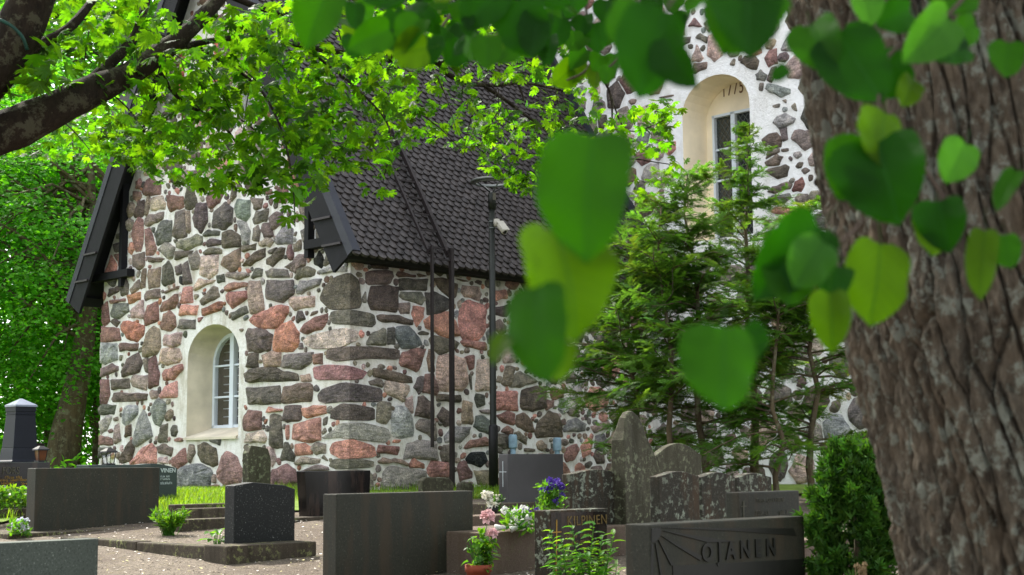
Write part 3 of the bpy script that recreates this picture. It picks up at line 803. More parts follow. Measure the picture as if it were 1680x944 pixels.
# digitised stones (clearly picked out in the photo) come before the ones hidden by leaves
keep_ids = set(id(s) for s in singles[:300])
loose = {'G': MB(), 'S': MB(), 'N': MB()}
for s in stones:
    colr = stone_color(s[4])
    if s[2] == 'q':
        mb = MB(); quoin_geo(mb, s[3], colr)
        tgt = 'G'
    else:
        pts = s[3]
        pts = chaikin(rough_outline(grow(pts, .038), 0.015), 0.12, 1) if s[0] > 0.012 else chaikin(grow(pts, .014), 0.17, 1)
        mb = MB() if id(s) in keep_ids else loose[s[1]]
        stone_geo(mb, walls[s[1]][0], pts, colr, 0.032 if s[0] > .01 else 0.016)
        tgt = s[1]
    if id(s) in keep_ids:
        o = mb.build('stone', M['rubble'], smooth=(s[2] != 'q'))
        o.parent = walls[tgt][1]
        o.matrix_parent_inverse = Matrix.Identity(4)
allm = MB()
for k, mb in loose.items():
    allm.add(mb.v, mb.f); allm.c.extend(mb.c)
o = allm.build('small_stones', M['rubble'], smooth=True); under(o, church); o['kind'] = 'stuff'
for wl in (gable_wall, side_wall, nave_wall):      # walls keep world coordinates, so their stones do too
    wl.matrix_parent_inverse = Matrix.Translation(-C0)

# brick edging of the blind niche high in the gable
nx0, nx1 = min(p[0] for p in niche), max(p[0] for p in niche)
nz0, nz1 = min(p[1] for p in niche), max(p[1] for p in niche)
brick_me = None
def brick(a, z, aw, zh):
    mb = MB().box(GABLE.p(a, z, -0.02), V * (aw - .012), -U * (0.05 + rng.uniform(0, .008)), Z * (zh - .012))
    o = mb.build('brick', M['brick']); o.parent = gable_wall; o.matrix_parent_inverse = Matrix.Identity(4)
z = nz0
while z < nz1:
    brick(nx1, z, 0.13, 0.085); brick(nx0 - 0.13, z, 0.13, 0.085); z += 0.085
a = nx0 - .13
while a < nx1 + .1:
    brick(a, nz0 - 0.09, 0.13, 0.085); a += 0.13

# ---- openings
def reveal(name, w, out, inn, depth, mat, parent):
    n = len(out)
    vs = [w.p(a, z) for a, z in out] + [w.p(a, z, -depth) for a, z in inn]
    fs = []
    for k in range(n):
        k2 = (k + 1) % n
        fs.append((k, k2, n + k2, n + k))
    if not w.flip: fs = [tuple(reversed(f)) for f in fs]
    o = MB().add(vs, fs).build(name, mat, smooth=False)
    o.parent = parent; o.matrix_parent_inverse = Matrix.Identity(4)
    return o

def wbox(mb, w, a0, a1, z0, z1, h0, h1):
    return mb.box(w.p(a0, z0, h0), w.A * (a1 - a0), Z * (z1 - z0), w.n * (h1 - h0))

# gable window: splayed round-headed recess, white casement, leaded inner lattice
GP = 0.42
fa1, _ = GABLE.uv(349.5, 660, -GP)
fam, _ = GABLE.uv(381.5, 660, -GP)
fa0 = 2 * fam - fa1
_, fz0 = GABLE.uv(360, 704, -GP)
_, fzt = GABLE.uv(382, 546, -GP)
f_in = arch(fa0, fa1, fz0 + .0, fzt - .46, .46)
reveal('window_recess', GABLE, g_hole, f_in, GP, M['plaster_grey'], gable_wall)
gwin = MB()
def ring(mb, w, outl, wd, h0, h1):
    n = len(outl)
    cx = sum(p[0] for p in outl) / n; cz = sum(p[1] for p in outl) / n
    for k in range(n):
        a, b = outl[k], outl[(k + 1) % n]
        d = Vector((b[0] - a[0], b[1] - a[1])); L = d.length
        if L < 1e-4: continue
        d /= L; nn = Vector((-d.y, d.x))
        if nn.dot(Vector((cx - a[0], cz - a[1]))) < 0: nn = -nn
        A0 = w.p(a[0], a[1], h0); 
        mb.box(A0, w.p(b[0] + d.x * .004, b[1] + d.y * .004, h0) - A0, w.p(a[0] + nn.x * wd, a[1] + nn.y * wd, h0) - A0, w.n * (h1 - h0))
ring(gwin, GABLE, f_in, 0.055, -GP - .05, -GP + .015)
wbox(gwin, GABLE, fam - .05, fam + .05, fz0, fzt - .01, -GP - .045, -GP + .03)
gw = gwin.build('window', M['white_paint']); under(gw, church)
def sub(mb, name, mat, parent):
    o = mb.build(name, mat)
    o.parent = parent; o.matrix_parent_inverse = Matrix.Identity(4)
    return o
gbars = [GABLE.uv(362, y, -GP)[1] for y in (601, 652)]
for zb in gbars:
    for sa, sb in ((fa0 + .05, fam - .05), (fam + .05, fa1 - .05)):
        mb = MB(); wbox(mb, GABLE, sa, sb, zb - .014, zb + .014, -GP - .03, -GP + .01); sub(mb, 'glazing_bar', M['white_paint'], gw)
mb = MB(); g = [GABLE.p(a, z, -GP - .02) for a, z in f_in]; mb.add(g, [tuple(range(len(g)))])
pm, pnt, pbs, pout = new_mat('window_glass')
pbs.inputs['Base Color'].default_value = (.03, .04, .03, 1); pbs.inputs['Roughness'].default_value = .05
ptr = pnt.nodes.new('ShaderNodeBsdfTransparent'); pgl = pnt.nodes.new('ShaderNodeBsdfGlossy'); pgl.inputs['Roughness'].default_value = .03
pmx = pnt.nodes.new('ShaderNodeMixShader'); pmx.inputs[0].default_value = .22
bump(pnt, pbs, noise(pnt, coords(pnt), 2.5, 2), .1, .02)
pnt.links.new(ptr.outputs[0], pmx.inputs[1]); pnt.links.new(pgl.outputs[0], pmx.inputs[2]); pnt.links.new(pmx.outputs[0], pout.inputs[0])
M['clear_glass'] = pm
sub(mb, 'pane', M['clear_glass'], gw)
mb = MB()
zz = fz0 + .06
while zz < fzt:
    wbox(mb, GABLE, fa0, fa1, zz, zz + .014, -GP - .20, -GP - .19); zz += .125
for aa in np.linspace(fa0, fa1, 7)[1:-1]:
    wbox(mb, GABLE, aa - .007, aa + .007, fz0, fzt, -GP - .202, -GP - .192)
sub(mb, 'inner_lattice', M['white_paint'], gw)
mb = MB(); wbox(mb, GABLE, fa0 - .1, fa1 + .1, fz0 - .1, fzt + .1, -GP - 1.2, -GP - 1.18)
wbox(mb, GABLE, fa0 - .1, fa0 - .08, fz0 - .1, fzt + .1, -GP - 1.2, -GP - .06); wbox(mb, GABLE, fa1 + .08, fa1 + .1, fz0 - .1, fzt + .1, -GP - 1.2, -GP - .06)
sub(mb, 'interior', M['dark_room'], gw)
mb = MB()
so = [GABLE.p(ga0 - .01, gz0 - .035, .05), GABLE.p(ga1 + .01, gz0 - .035, .05), GABLE.p(ga1 + .01, gz0 + .0, .05), GABLE.p(ga0 - .01, gz0 + .0, .05),
      GABLE.p(fa1, fz0 + .012, -GP + .02), GABLE.p(fa0, fz0 + .012, -GP + .02), GABLE.p(ga0 - .01, gz0 - .035, -.05), GABLE.p(ga1 + .01, gz0 - .035, -.05)]
mb.add(so, [(0, 3, 2, 1), (3, 5, 4, 2), (0, 1, 7, 6), (0, 6, 5, 3), (1, 2, 4, 7)])
sub(mb, 'sill', M['plaster_grey'], gw)

# nave window of 1775: deep recess, plaster field above, leaded casements
NP = 0.66
n_in = arch(na0 + .0, na1 - .0, nbot, N_OPEN['zs'], .56)
reveal('window_recess', NAVE, n_hole, n_in, NP, M['plaster'], nave_wall)
wa0, _ = NAVE.uv(1173, 250, -NP - .06)
wam, _ = NAVE.uv(1207, 250, -NP - .06)
wa1 = 2 * wam - wa0
_, wzt = NAVE.uv(1175, 191, -NP - .06)
poly_f = poly_wall('window_back', Wall(NAVE.O + U * NP, NAVE.A, NAVE.n), n_in, [[(wa0, nbot + .02), (wa1, nbot + .02), (wa1, wzt), (wa0, wzt)]], M['plaster'], None)
poly_f.parent = nave_wall; poly_f.matrix_parent_inverse = Matrix.Identity(4)
nw = MB()
for a_, b_ in ((wa0, wam), (wam, wa1)):
    ring(nw, NAVE, [(a_, nbot + .03), (b_, nbot + .03), (b_, wzt), (a_, wzt)], .042, -NP - .09, -NP + .003)
nwin = nw.build('window', M['white_paint']); under(nwin, church)
for y in (247, 298, 350):
    _, zb = NAVE.uv(1180, y, -NP - .06)
    mb = MB(); wbox(mb, NAVE, wa0 + .04, wa1 - .04, zb - .016, zb + .016, -NP - .08, -NP - .028); sub(mb, 'glazing_bar', M['white_paint'], nwin)
mb = MB(); mb.add([NAVE.p(wa0, nbot, -NP - .075), NAVE.p(wa1, nbot, -NP - .075), NAVE.p(wa1, wzt, -NP - .075), NAVE.p(wa0, wzt, -NP - .075)], [(0, 1, 2, 3)])
sub(mb, 'pane', M['glass'], nwin)
mb = MB(); wbox(mb, NAVE, wa0 - .1, wa1 + .1, nbot - .1, wzt + .1, -NP - .25, -NP - .2); sub(mb, 'interior', M['dark_room'], nwin)
mb = MB()
for a_, b_ in ((wa0 + .03, wam - .03), (wam + .03, wa1 - .03)):
    wd = b_ - a_; k = -int(wd / .1 * 1.3) - 2
    zlo, zhi = nbot + .05, wzt - .03
    s = zlo - wd * 1.35
    while s < zhi:
        for sg in (1, -1):
            xa, xb = 0.0, wd
            za, zb2 = s, s + wd * 1.35
            t0 = max(0, (zlo - za) / (zb2 - za)); t1 = min(1, (zhi - za) / (zb2 - za))
            if t1 > t0:
                p0 = (t0 * wd, za + (zb2 - za) * t0); p1 = (t1 * wd, za + (zb2 - za) * t1)
                if sg < 0: p0 = (wd - p0[0], p0[1]); p1 = (wd - p1[0], p1[1])
                mb.bar(NAVE.p(a_ + p0[0], p0[1], -NP - .07), NAVE.p(a_ + p1[0], p1[1], -NP - .07), .007, .007, NAVE.n)
        s += .135
sub(mb, 'leading', M['lamp_grey'], nwin)

def text(body, loc, X, Yv, Zv, size, mat, parent, name='inscription', ext=0.002, bold=0.0, space=1.0, sx=1.0, lean=0):
    cu = bpy.data.curves.new(name, 'FONT')
    cu.body = body; cu.size = size; cu.extrude = ext; cu.offset = bold; cu.space_character = space; cu.shear = lean
    cu.align_x = 'LEFT'; cu.resolution_u = 3
    cu.materials.append(mat)
    tmp = bpy.data.objects.new('tmp_text', cu); col.objects.link(tmp)
    dg = bpy.context.evaluated_depsgraph_get()
    me = bpy.data.meshes.new_from_object(tmp.evaluated_get(dg))
    bpy.data.objects.remove(tmp); bpy.data.curves.remove(cu)
    o = bpy.data.objects.new(name, me); col.objects.link(o)
    m = Matrix(((X.x * sx, Yv.x, Zv.x, loc.x), (X.y * sx, Yv.y, Zv.y, loc.y), (X.z * sx, Yv.z, Zv.z, loc.z), (0, 0, 0, 1)))
    o.matrix_world = m
    if parent is not None:
        o.parent = parent
        o.matrix_parent_inverse = parent.matrix_basis.inverted() if parent.parent is None else Matrix.Identity(4)
    return o
M['paint_brown'] = plain('brown_numerals', srgb(112, 80, 56), .8)
ta, tz = NAVE.uv(1184, 160, -NP)
text('1775', NAVE.p(ta + .0, tz, -NP + .004), NAVE.A, Z, NAVE.n, .33, M['paint_brown'], nave_wall, 'painted_date', space=1.15, sx=.62)

# ---- the sacristy roof
OVG, OVE = 0.34, 0.42                    # overhang before the gable, and at the eaves
nR = (-V * math.sin(PHI) + Z * math.cos(PHI))        # normals of the two slopes
nL = (V * math.sin(PHI) + Z * math.cos(PHI))
dR = (V * math.cos(PHI) + Z * math.sin(PHI))         # up the slopes
dL = (-V * math.cos(PHI) + Z * math.sin(PHI))
eR = C0 - V * OVE + Z * (Z_EAVE - OVE * TANP + .12)
eL = C0 + V * (GW + OVE) + Z * (Z_EAVE - OVE * TANP + .12)
SL = (GW / 2 + OVE) / math.cos(PHI)
roof = MB()
for e, d, n in ((eR, dR, nR), (eL, dL, nL)):
    roof.box(e - U * OVG, U * (GL + OVG), d * SL, n * 0.07)
roof_o = roof.build('roof', M['tarwood']); under(roof_o, church)
def rsub(mb, name, mat):
    o = mb.build(name, mat); o.parent = roof_o; o.matrix_parent_inverse = Matrix.Identity(4); return o

SHW, SHE = 0.145, 0.107                  # shingle width and exposed length
def shingle_mesh():
    w, L, th = SHW * 0.455, 0.24, 0.032
    out = [(-w, L), (-w, 0.07)]
    for k in range(1, 6):
        a = math.pi * k / 6
        out.append((-w * math.cos(a), 0.07 - 0.07 * math.sin(a)))
    out += [(w, 0.07), (w, L)]
    n = len(out)
    mb = MB()
    crown = lambda x, y: 0.006 * (1 - (x / w) ** 2)
    mb.add([(x, y, th * (1 - y / L * .7) + crown(x, y)) for x, y in out] + [(x * .98, y, -0.004) for x, y in out] + [(0, .05, th + .008)],
           [(k, (k + 1) % n, 2 * n) for k in range(n)] + [(n + k, n + (k + 1) % n, (k + 1) % n, k) for k in range(n)])
    return mb.mesh('shingle', M['shingle'], False)
sh_me = shingle_mesh()
sv = np.array([v.co[:] for v in sh_me.vertices]); sf = [tuple(p.vertices) for p in sh_me.polygons]
rows = int(SL / SHE)
cand = []
for r in range(rows):
    off = 0.5 * SHW if r % 2 else 0.0
    ncol = int((GL + OVG) / SHW)
    for c in range(ncol + 1):
        uu = -OVG + 0.02 + off + c * SHW + rng.uniform(-.004, .004)
        if uu > GL - .02: continue
        o3 = eR + U * uu + dR * (r * SHE - 0.07 + rng.uniform(-.010, .010) - (rng.uniform(.01, .03) if rng.random() < .03 else 0)) + nR * (0.074 + 0.022 + rng.uniform(0, .004))
        tl = rng.uniform(0.085, 0.145)                  # lifted over the course below
        yax = (dR - nR * tl).normalized(); zax = U.cross(yax).normalized()
        rot = rng.gauss(0, .025)
        xax = (U * math.cos(rot) + yax * math.sin(rot)).normalized(); yax = zax.cross(xax)
        Mx = Matrix(((xax.x, yax.x, zax.x, o3.x), (xax.y, yax.y, zax.y, o3.y), (xax.z, yax.z, zax.z, o3.z), (0, 0, 0, 1)))
        px, py = to_px(o3)
        cand.append((Mx, px, py, o3.y))
vis = [c for c in cand if 560 < c[1] < 1060 and c[2] > 40]
def clear(c):
    x, y = c[1], c[2]
    return not (x > 880 and y > 200) and not (x < 640 and y < 330) and not (y < 150) and not (x > 760 and y < 290 and x > 800)
order = sorted(vis, key=lambda c: (not clear(c), c[3]))
pick = set(id(c) for c in order[:300])
rest = MB()
for c in cand:
    if id(c) in pick:
        o = link('shingle', sh_me, roof_o); o.matrix_local = c[0]
    else:
        A = np.array(c[0])
        P = sv @ A[:3, :3].T + A[:3, 3]
        rest.add(P.tolist(), sf)
o = rsub(rest, 'shingle_field', M['shingle']); o['kind'] = 'stuff'

# barge boards, verge flashing, soffit and eaves trim
for e, d, n, sg in ((eR, dR, nR, 1), (eL, dL, nL, -1)):
    mb = MB(); mb.box(e - U * (OVG + .045) - n * .36, U * .045, d * (SL + .12), n * .37)
    bb = rsub(mb, 'barge_board', M['tarwood'])
    mb = MB(); mb.box(e - U * (OVG + .06) + n * .012, U * .13, d * SL, n * .13)
    rsub(mb, 'verge_flashing', M['flashing'])
    for s in ((.22, .66) if sg > 0 else (.4, .9)):        # ledges across the barge board
        mb = MB()
        pa = e - U * (OVG + .07) + d * s
        inward = (V if sg > 0 else -V)
        mb.bar(pa - n * .0 + inward * .0, pa + inward * .40, .03, .03)
        rsub(mb, 'ledge', M['brown_metal'])
    mb = MB(); mb.box(e - U * OVG - n * .05, U * (GL + OVG), d * .16, n * .045); rsub(mb, 'eaves_board', M['tarwood'])
mb = MB(); mb.box(eR - U * OVG - nR * .09 + dR * .05, U * (GL + OVG), V * (OVE - .03), nR * .03)
rsub(mb, 'soffit', M['tarwood'])
mb = MB(); mb.box(eR + U * (GL - .09) + nR * .05, U * .085, dR * SL, nR * .16); rsub(mb, 'abutment_flashing', M['flashing'])
mb = MB(); ridge = C0 + V * GW / 2 + Z * (Z_APEX + .25); mb.bar(ridge - U * OVG, ridge + U * GL, .3, .08); rsub(mb, 'ridge_board', M['tarwood'])

# dark timber brackets set into the gable under both verges
def bracket(p_top, p_bot, b0, b1):
    a_, zt = GABLE.uv(*p_top); _, zb = GABLE.uv(*p_bot)
    mb = MB(); wbox(mb, GABLE, a_ - .045, a_ + .045, zb, zt, .0, .11)
    ba, bz = GABLE.uv(*b0); ba2, bz2 = GABLE.uv(*b1)
    zz = (bz + bz2) / 2
    wbox(mb, GABLE, min(ba, ba2), max(ba, ba2), zz - .06, zz + .06, .02, .15)
    o = mb.build('timber_bracket', M['tarwood']); under(o, church)
bracket((514, 240), (514, 424), (512, 403), (580, 393))
bracket((211, 260), (212, 470), (158, 461), (222, 447))

# ------------------------------------------------------------------ roof ladder leaning up the side wall and over the eaves
lad_n = -V
lo = C0 + lad_n * 0.62
def lad_u(px, py):
    q = on_plane(px, py, lo, lad_n) - lo
    return q.dot(U)
u1, u2 = lad_u(709, 520), lad_u(741, 520)
ladder = empty('roof_ladder', lo + U * u1 + Z * .86, 'brown steel ladder up the side wall and over the shingle roof', 'ladder')
zg = gz(0, 20) - .02
z_bend = (eR + nR * .2).z + .12
lad_parts = []
for k, uu in enumerate((u1, u2)):
    zf = zg + (.62 if k == 0 else .0)          # the first rail stops above the ground
    mb = MB()
    p0 = lo + U * uu + Z * zf; p1 = lo + U * uu + Z * z_bend
    rr = C0 + U * uu
    top0 = eR + U * uu + nR * .2 + dR * .05
    p2 = top0; p3 = top0 + dR * 2.9
    wd = .035 if k == 0 else .055
    mb.bar(p0, p1 + Z * .03, wd, wd, U); mb.bar(p1, p2 + dR * .05, wd, wd, U); mb.bar(p2, p3, wd, wd, U)
    under(mb.build('rail', M['brown_metal']), ladder)
rung_y = []
for k in range(2):
    zz = z_bend - .14 - k * 99
    if zz < zg: break
    mb = MB(); mb.bar(lo + U * u1 + Z * zz, lo + U * u2 + Z * zz, .022, .022); under(mb.build('rung', M['brown_metal']), ladder)
for k in range(9):
    s = .18 + k * .3
    b = eR + nR * .2 + dR * s
    mb = MB(); mb.bar(b + U * u1, b + U * u2, .022, .022); under(mb.build('rung', M['brown_metal']), ladder)
for s in (.9, 2.4):
    for uu in (u1, u2):
        b = eR + U * uu + dR * s
        mb = MB(); mb.bar(b + nR * .06, b + nR * .2, .03, .03, U); under(mb.build('roof_hook', M['brown_metal']), ladder)

# ------------------------------------------------------------------ lamp post with ring head, camera strapped to it
LY = 19.4
lb = at(810, 812, LY); lt = at(803.5, 318, LY)
lpos = Vector((lb.x, LY, gz(0, LY)))
lamp = empty('lamp_post', lpos, 'tall dark lamp post with a flat ring head in front of the shingle roof', 'lamp post')
top = Vector((lpos.x + .005, LY, lt.z))
under(MB().lathe([(.048, 0), (.046, .3), (.042, top.z - lpos.z)], lpos, 16).build('pole', M['green_pole'], smooth=True), lamp)
s_top = at(808, 697, LY).z - lpos.z
under(MB().lathe([(.064, -.03), (.064, s_top - .03), (.058, s_top - .01), (.046, s_top)], lpos, 18).build('base_sleeve', M['black_metal'], smooth=True), lamp)
under(MB().lathe([(.055, -.02), (.055, .20), (.03, .23)], top + Z * -.2, 16).build('cap', M['green_pole'], smooth=True), lamp)
mb = MB()
for r_, zc in ((.285, .17), (.24, .15)):
    pts = [top + Vector((r_ * math.cos(t), r_ * math.sin(t), zc)) for t in np.linspace(0, 2 * math.pi, 41)]
    mb.tube(pts, [.018] * 41, 6, cap=False)
head = under(mb.build('ring_head', M['lamp_grey'], smooth=True), lamp)
mb = MB().lathe([(.242, .165), (.262, .176), (.283, .172), (.283, .158), (.242, .150), (.242, .165)], top, 40, cap=False)
deeper(mb.build('lens', M['lamp_grey'], smooth=True), head)
for k in range(4):
    t = .5 + k * math.pi / 2
    mb = MB().tube([top + Z * .0, top + Vector((.25 * math.cos(t), .25 * math.sin(t), .16))], [.011, .010], 6)
    deeper(mb.build('arm', M['lamp_grey'] if k % 2 else M['black_metal'], smooth=True), head)
under(MB().box(top + Vector((.01, -.062, -.10)), (.045, 0, 0), (0, .006, 0), (0, 0, .1)).build('sticker', M['letter_faint']), lamp)

cpos = at(815, 368, LY - .06)
camr = empty('security_camera', cpos, 'cream security camera strapped to the lamp post below the ring head', 'camera')
under(MB().lathe([(.0, -.05), (.042, -.05), (.046, 0), (.042, .05), (0, .055)], cpos + Vector((-.0, 0, .02)), 14).build('junction_box', M['cream_plastic'], smooth=True), camr)
mb = MB()
cd = Vector((.42, -.45, -.65)).normalized()
cs = cpos + Vector((.035, -.02, -.01))
mb.tube([cs, cs + cd * .03, cs + cd * .16, cs + cd * .165], [.038, .046, .046, .03], 14)
cbody = under(mb.build('body', M['cream_plastic'], smooth=True), camr)
deeper(MB().tube([cs + cd * .15, cs + cd * .168], [.03, .028], 12).build('lens', M['black_metal']), cbody)
mb = MB().box(cs + cd * .01 + Vector((-.045, -.02, .05)), cd * .19, Vector((.09, .02, .0)), Vector((0.004, 0, .01)))
deeper(mb.build('sun_hood', M['cream_plastic']), cbody)
for dz in (.045, -.045):
    mb = MB().lathe([(.048, -.008), (.052, -.006), (.052, .006), (.048, .008)], Vector((lpos.x + .004, LY, cpos.z + dz)), 16, cap=False)
    under(mb.build('strap', M['lamp_grey']), camr)

# small pale-blue vent pipes by the side wall
for px, py, h, lab in ((841.5, 722, .34, 'pale blue capped pipe standing at the wall right of the lamp post'), (914, 727, .3, 'pale blue capped pipe half hidden by conifer branches near the wall')):
    p = at(px, py, 21.0 if px < 900 else 21.6)
    g0 = gz(0, 21)
    M.setdefault('blue_paint', plain('pale_blue_paint', srgb(134, 160, 176), .5))
    e = empty('vent_pipe', (p.x, p.y, g0), lab, 'vent pipe')
    under(MB().lathe([(.04, 0), (.04, p.z - g0)], (p.x, p.y, g0), 12).build('pipe', M['blue_paint'], smooth=True), e)
    under(MB().lathe([(.06, 0), (.064, .02), (.064, .17), (.05, .2)], (p.x, p.y, p.z - .12), 14).build('cap', M['blue_paint'], smooth=True), e)

# ------------------------------------------------------------------ ground, lawn
def sheet(name, x0, x1, y0, y1, nx, ny, lift, mat, keep=None):
    xs = np.linspace(x0, x1, nx); ys = np.linspace(y0, y1, ny)
    v = []; f = []
    for j, y in enumerate(ys):
        for i, x in enumerate(xs):
            near = max(0.0, 1 - abs(y - 12) / 30)
            v.append((x, y, gz(x, y) + lift + 0.02 * near * mnoise.noise((x * .6, y * .6, 3.1))))
    for j in range(ny - 1):
        for i in range(nx - 1):
            cx, cy = (xs[i] + xs[i + 1]) / 2, (ys[j] + ys[j + 1]) / 2
            if keep is None or keep(cx, cy):
                f.append((j * nx + i, j * nx + i + 1, (j + 1) * nx + i + 1, (j + 1) * nx + i))
    o = MB().add(v, f).build(name, mat, smooth=True)
    o['kind'] = 'structure'
    return o
def ground_mat():
    m, nt, bs, out = new_mat('pinkish_gravel')
    v = coords(nt)
    vo = nt.nodes.new('ShaderNodeTexVoronoi'); vo.inputs['Scale'].default_value = 55
    nt.links.new(v, vo.inputs['Vector'])
    c = ramp(nt, vo.outputs['Color'], [(0.1, srgb(63, 54, 44)), (0.45, srgb(91, 80, 66)), (0.8, srgb(116, 104, 89))])
    n1 = noise(nt, v, 1.3, 5, .6)
    c = mix(nt, ramp(nt, n1, [(0.42, (0, 0, 0)), (0.66, (.8, .8, .8))]), c, srgb(70, 56, 43))
    n2 = noise(nt, v, 7, 4, .6)
    c = mix(nt, ramp(nt, n2, [(0.56, (0, 0, 0)), (0.7, (.6, .6, .6))]), c, srgb(100, 89, 56))
    nt.links.new(c, bs.inputs['Base Color'])
    bs.inputs['Roughness'].default_value = .95
    bump(nt, bs, vo.outputs['Distance'], .7, .02)
    return m
M['gravel'] = ground_mat()
M['turf'] = plain('mossy_turf', srgb(92, 114, 36), .95, 0, .35, 4, .6)
far = []
nyg = list(np.linspace(-6, 26, 90)) + [32, 45, 80, 200, 700, 2500]
nxg = [-2500, -600, -150, -60] + list(np.linspace(-26, 26, 70)) + [60, 150, 600, 2500]
v = []; f = []
for y in nyg:
    for x in nxg:
        near = max(0.0, 1 - abs(y - 12) / 18) if abs(x) < 26 else 0
        v.append((x, y, gz(x, y) + 0.03 * near * mnoise.noise((x * .5, y * .5, 3.1))))
for j in range(len(nyg) - 1):
    for i in range(len(nxg) - 1):
        f.append((j * len(nxg) + i, j * len(nxg) + i + 1, (j + 1) * len(nxg) + i + 1, (j + 1) * len(nxg) + i))
o = MB().add(v, f).build('ground', M['gravel'], smooth=True); tag(o, 'pinkish brown gravel ground of the churchyard', kind='structure')
def lawn_edge(x):
    return 16.35 + 0.12 * mnoise.noise((x * .8, 0, 0)) - (0.9 if x < -5.4 else 0)
o = sheet('lawn', -40, 14, 14.5, 60, 140, 120, .03, M['turf'], lambda x, y: y > lawn_edge(x) and (x < -1.0 or y > 18.0))
tag(o, 'bright green turf along the foot of the church')
gb = MB()
def blade(mb, p, h, w, lean, ang, color):
    d = Vector((math.cos(ang), math.sin(ang), 0)); s = Vector((-d.y, d.x, 0)) * w
    a = Vector(p); m_ = a + Z * h * .6 + d * lean * h * .35; t = a + Z * h + d * lean * h
    mb.add([a - s, a + s, m_ + s * .7, m_ - s * .7, t], [(0, 1, 2, 3), (3, 2, 4)], 0, color)
def inside_church(x, y):
    q = Vector((x, y, 0)) - C0
    return q.dot(U) > -.02 and 0 < q.dot(V) < GW or (q.dot(U) > -.02 and q.dot(V) > -.02)
for _ in range(26000):
    r = rng.random()
    if r < .62: x, y = rng.uniform(-6.2, -2.8), rng.uniform(16.3, 20.5)
    elif r < .85: x, y = rng.uniform(-8.5, -5), rng.uniform(15.4, 20)
    else: x, y = rng.uniform(-2.8, .9), rng.uniform(17.6, 20.5)
    if inside_church(x, y) or y < lawn_edge(x) + .05: continue
    q = Vector((x, y, 0)) - C0
    edge = max(0, 1 - abs(q.dot(U)) / .5) if q.dot(V) > 0 else max(0, 1 - abs(q.dot(V)) / .4)
    h = rng.uniform(.05, .10) + edge * rng.uniform(0, .10)
    k = rng.uniform(.7, 1.35)
    blade(gb, (x, y, gz(x, y) + .02), h, .0045, rng.uniform(.1, .8), rng.uniform(0, 6.28), (k * rng.uniform(.9, 1.3), k, k * rng.uniform(.6, 1)))
o = gb.build('grass', M['grass']); tag(o, 'fresh green grass growing along the church wall', 'grass', kind='stuff')

# ------------------------------------------------------------------ gravestones, all set square to the church
PF = -V                                     # faces look this way
def k_of(px, py): 
    d = ray(px, py); return d.x / d.y
def grave(name, L, FL, R, top_y, Y, mat, label, prof='flat', group=None, h=None, t=None, bev=.008, sink=.06, top_mat=None, w=None, base=None, taper=0.0):
    P0 = at(FL, top_y, Y)
    X, ztop = P0.x, P0.z
    kr, kl = k_of(R, top_y), k_of(L, top_y)
    if w is None: w = (kr * Y - X) / (U.x - kr * U.y)
    if t is None: t = max(.08, (X - kl * Y) / (-V.x + kl * V.y))
    zb = (base if base is not None else gz(X, Y)) - sink
    H = ztop - zb
    if prof == 'flat': out = [(0, 0), (w, 0), (w, H), (0, H)]
    elif prof == 'taper': out = [(.05, 0), (w - .02, 0), (w, H), (0, H)]
    elif prof == 'camber': out = [(0, 0), (w, 0)] + [(w * (1 - k / 10), H + .045 * math.sin(math.pi * k / 10) - .03 * (1 - k / 10)) for k in range(11)]
    elif prof == 'round': out = [(0, 0), (w, 0)] + [(w * (1 - k / 12), H - .0 + .13 * math.sin(math.pi * k / 12)) for k in range(13)]
    elif prof == 'wave': out = [(0, 0), (w, 0)] + [(w * (1 - k / 14), H + .036 * (0.5 - .5 * math.cos(2 * math.pi * k / 14)) ** .7 ) for k in range(15)]
    elif prof == 'slab': out = [(0, 0), (w, 0), (w, H - .04), (w * .82, H - .005), (w * .3, H + .025), (0, H)]
    elif prof == 'pointed':
        out = [(0, 0), (w, 0), (w * .98, H * .52), (w * .90, H * .66), (w * .76, H * .76), (w * .64, H * .82), (w * .58, H * .90), (w * .46, H * .965), (w * .30, H), (w * .18, H * .99), (w * .10, H * .95), (w * .05, H * .86), (0, H * .80)]
    elif prof == 'rough':
        out = [(0, 0), (w, 0), (w, H * .80), (w * .86, H * .97), (w * .5, H * 1.0), (w * .12, H * 1.02), (0, H * .9)]
    out = [(a, z) for a, z in out]
    n = len(out)
    O = Vector((X, Y, zb))
    dep = lambda z: 0.0 if prof != 'pointed' else .36 * max(0.0, min(1.0, (z / H - .70) / .28))
    vs = [O + U * a + Z * z + V * t * dep(z) * .5 for a, z in out] + [O + U * a + Z * z + V * t * (1 - dep(z) * 1.4) for a, z in out]
    fs = [tuple(range(n)), tuple(reversed(range(n, 2 * n)))] + [(k, k + n, (k + 1) % n + n, (k + 1) % n) for k in range(n)]
    root = empty(name, (X, Y, zb + sink), label, 'gravestone', group)
    mb = MB().add(vs, fs)
    ob = mb.build('slab', mat, bevel=bev); under(ob, root)
    return root, O, w, H, t, ob
def front_text(root, O, w, H, body, a, z, size, mat, sx=1.0, ext=.003, bold=0, space=1.0, name='inscription'):
    return text(body, O + U * a + Z * z + PF * .002, U, Z, PF, size, mat, root, name, ext, bold, space, sx)

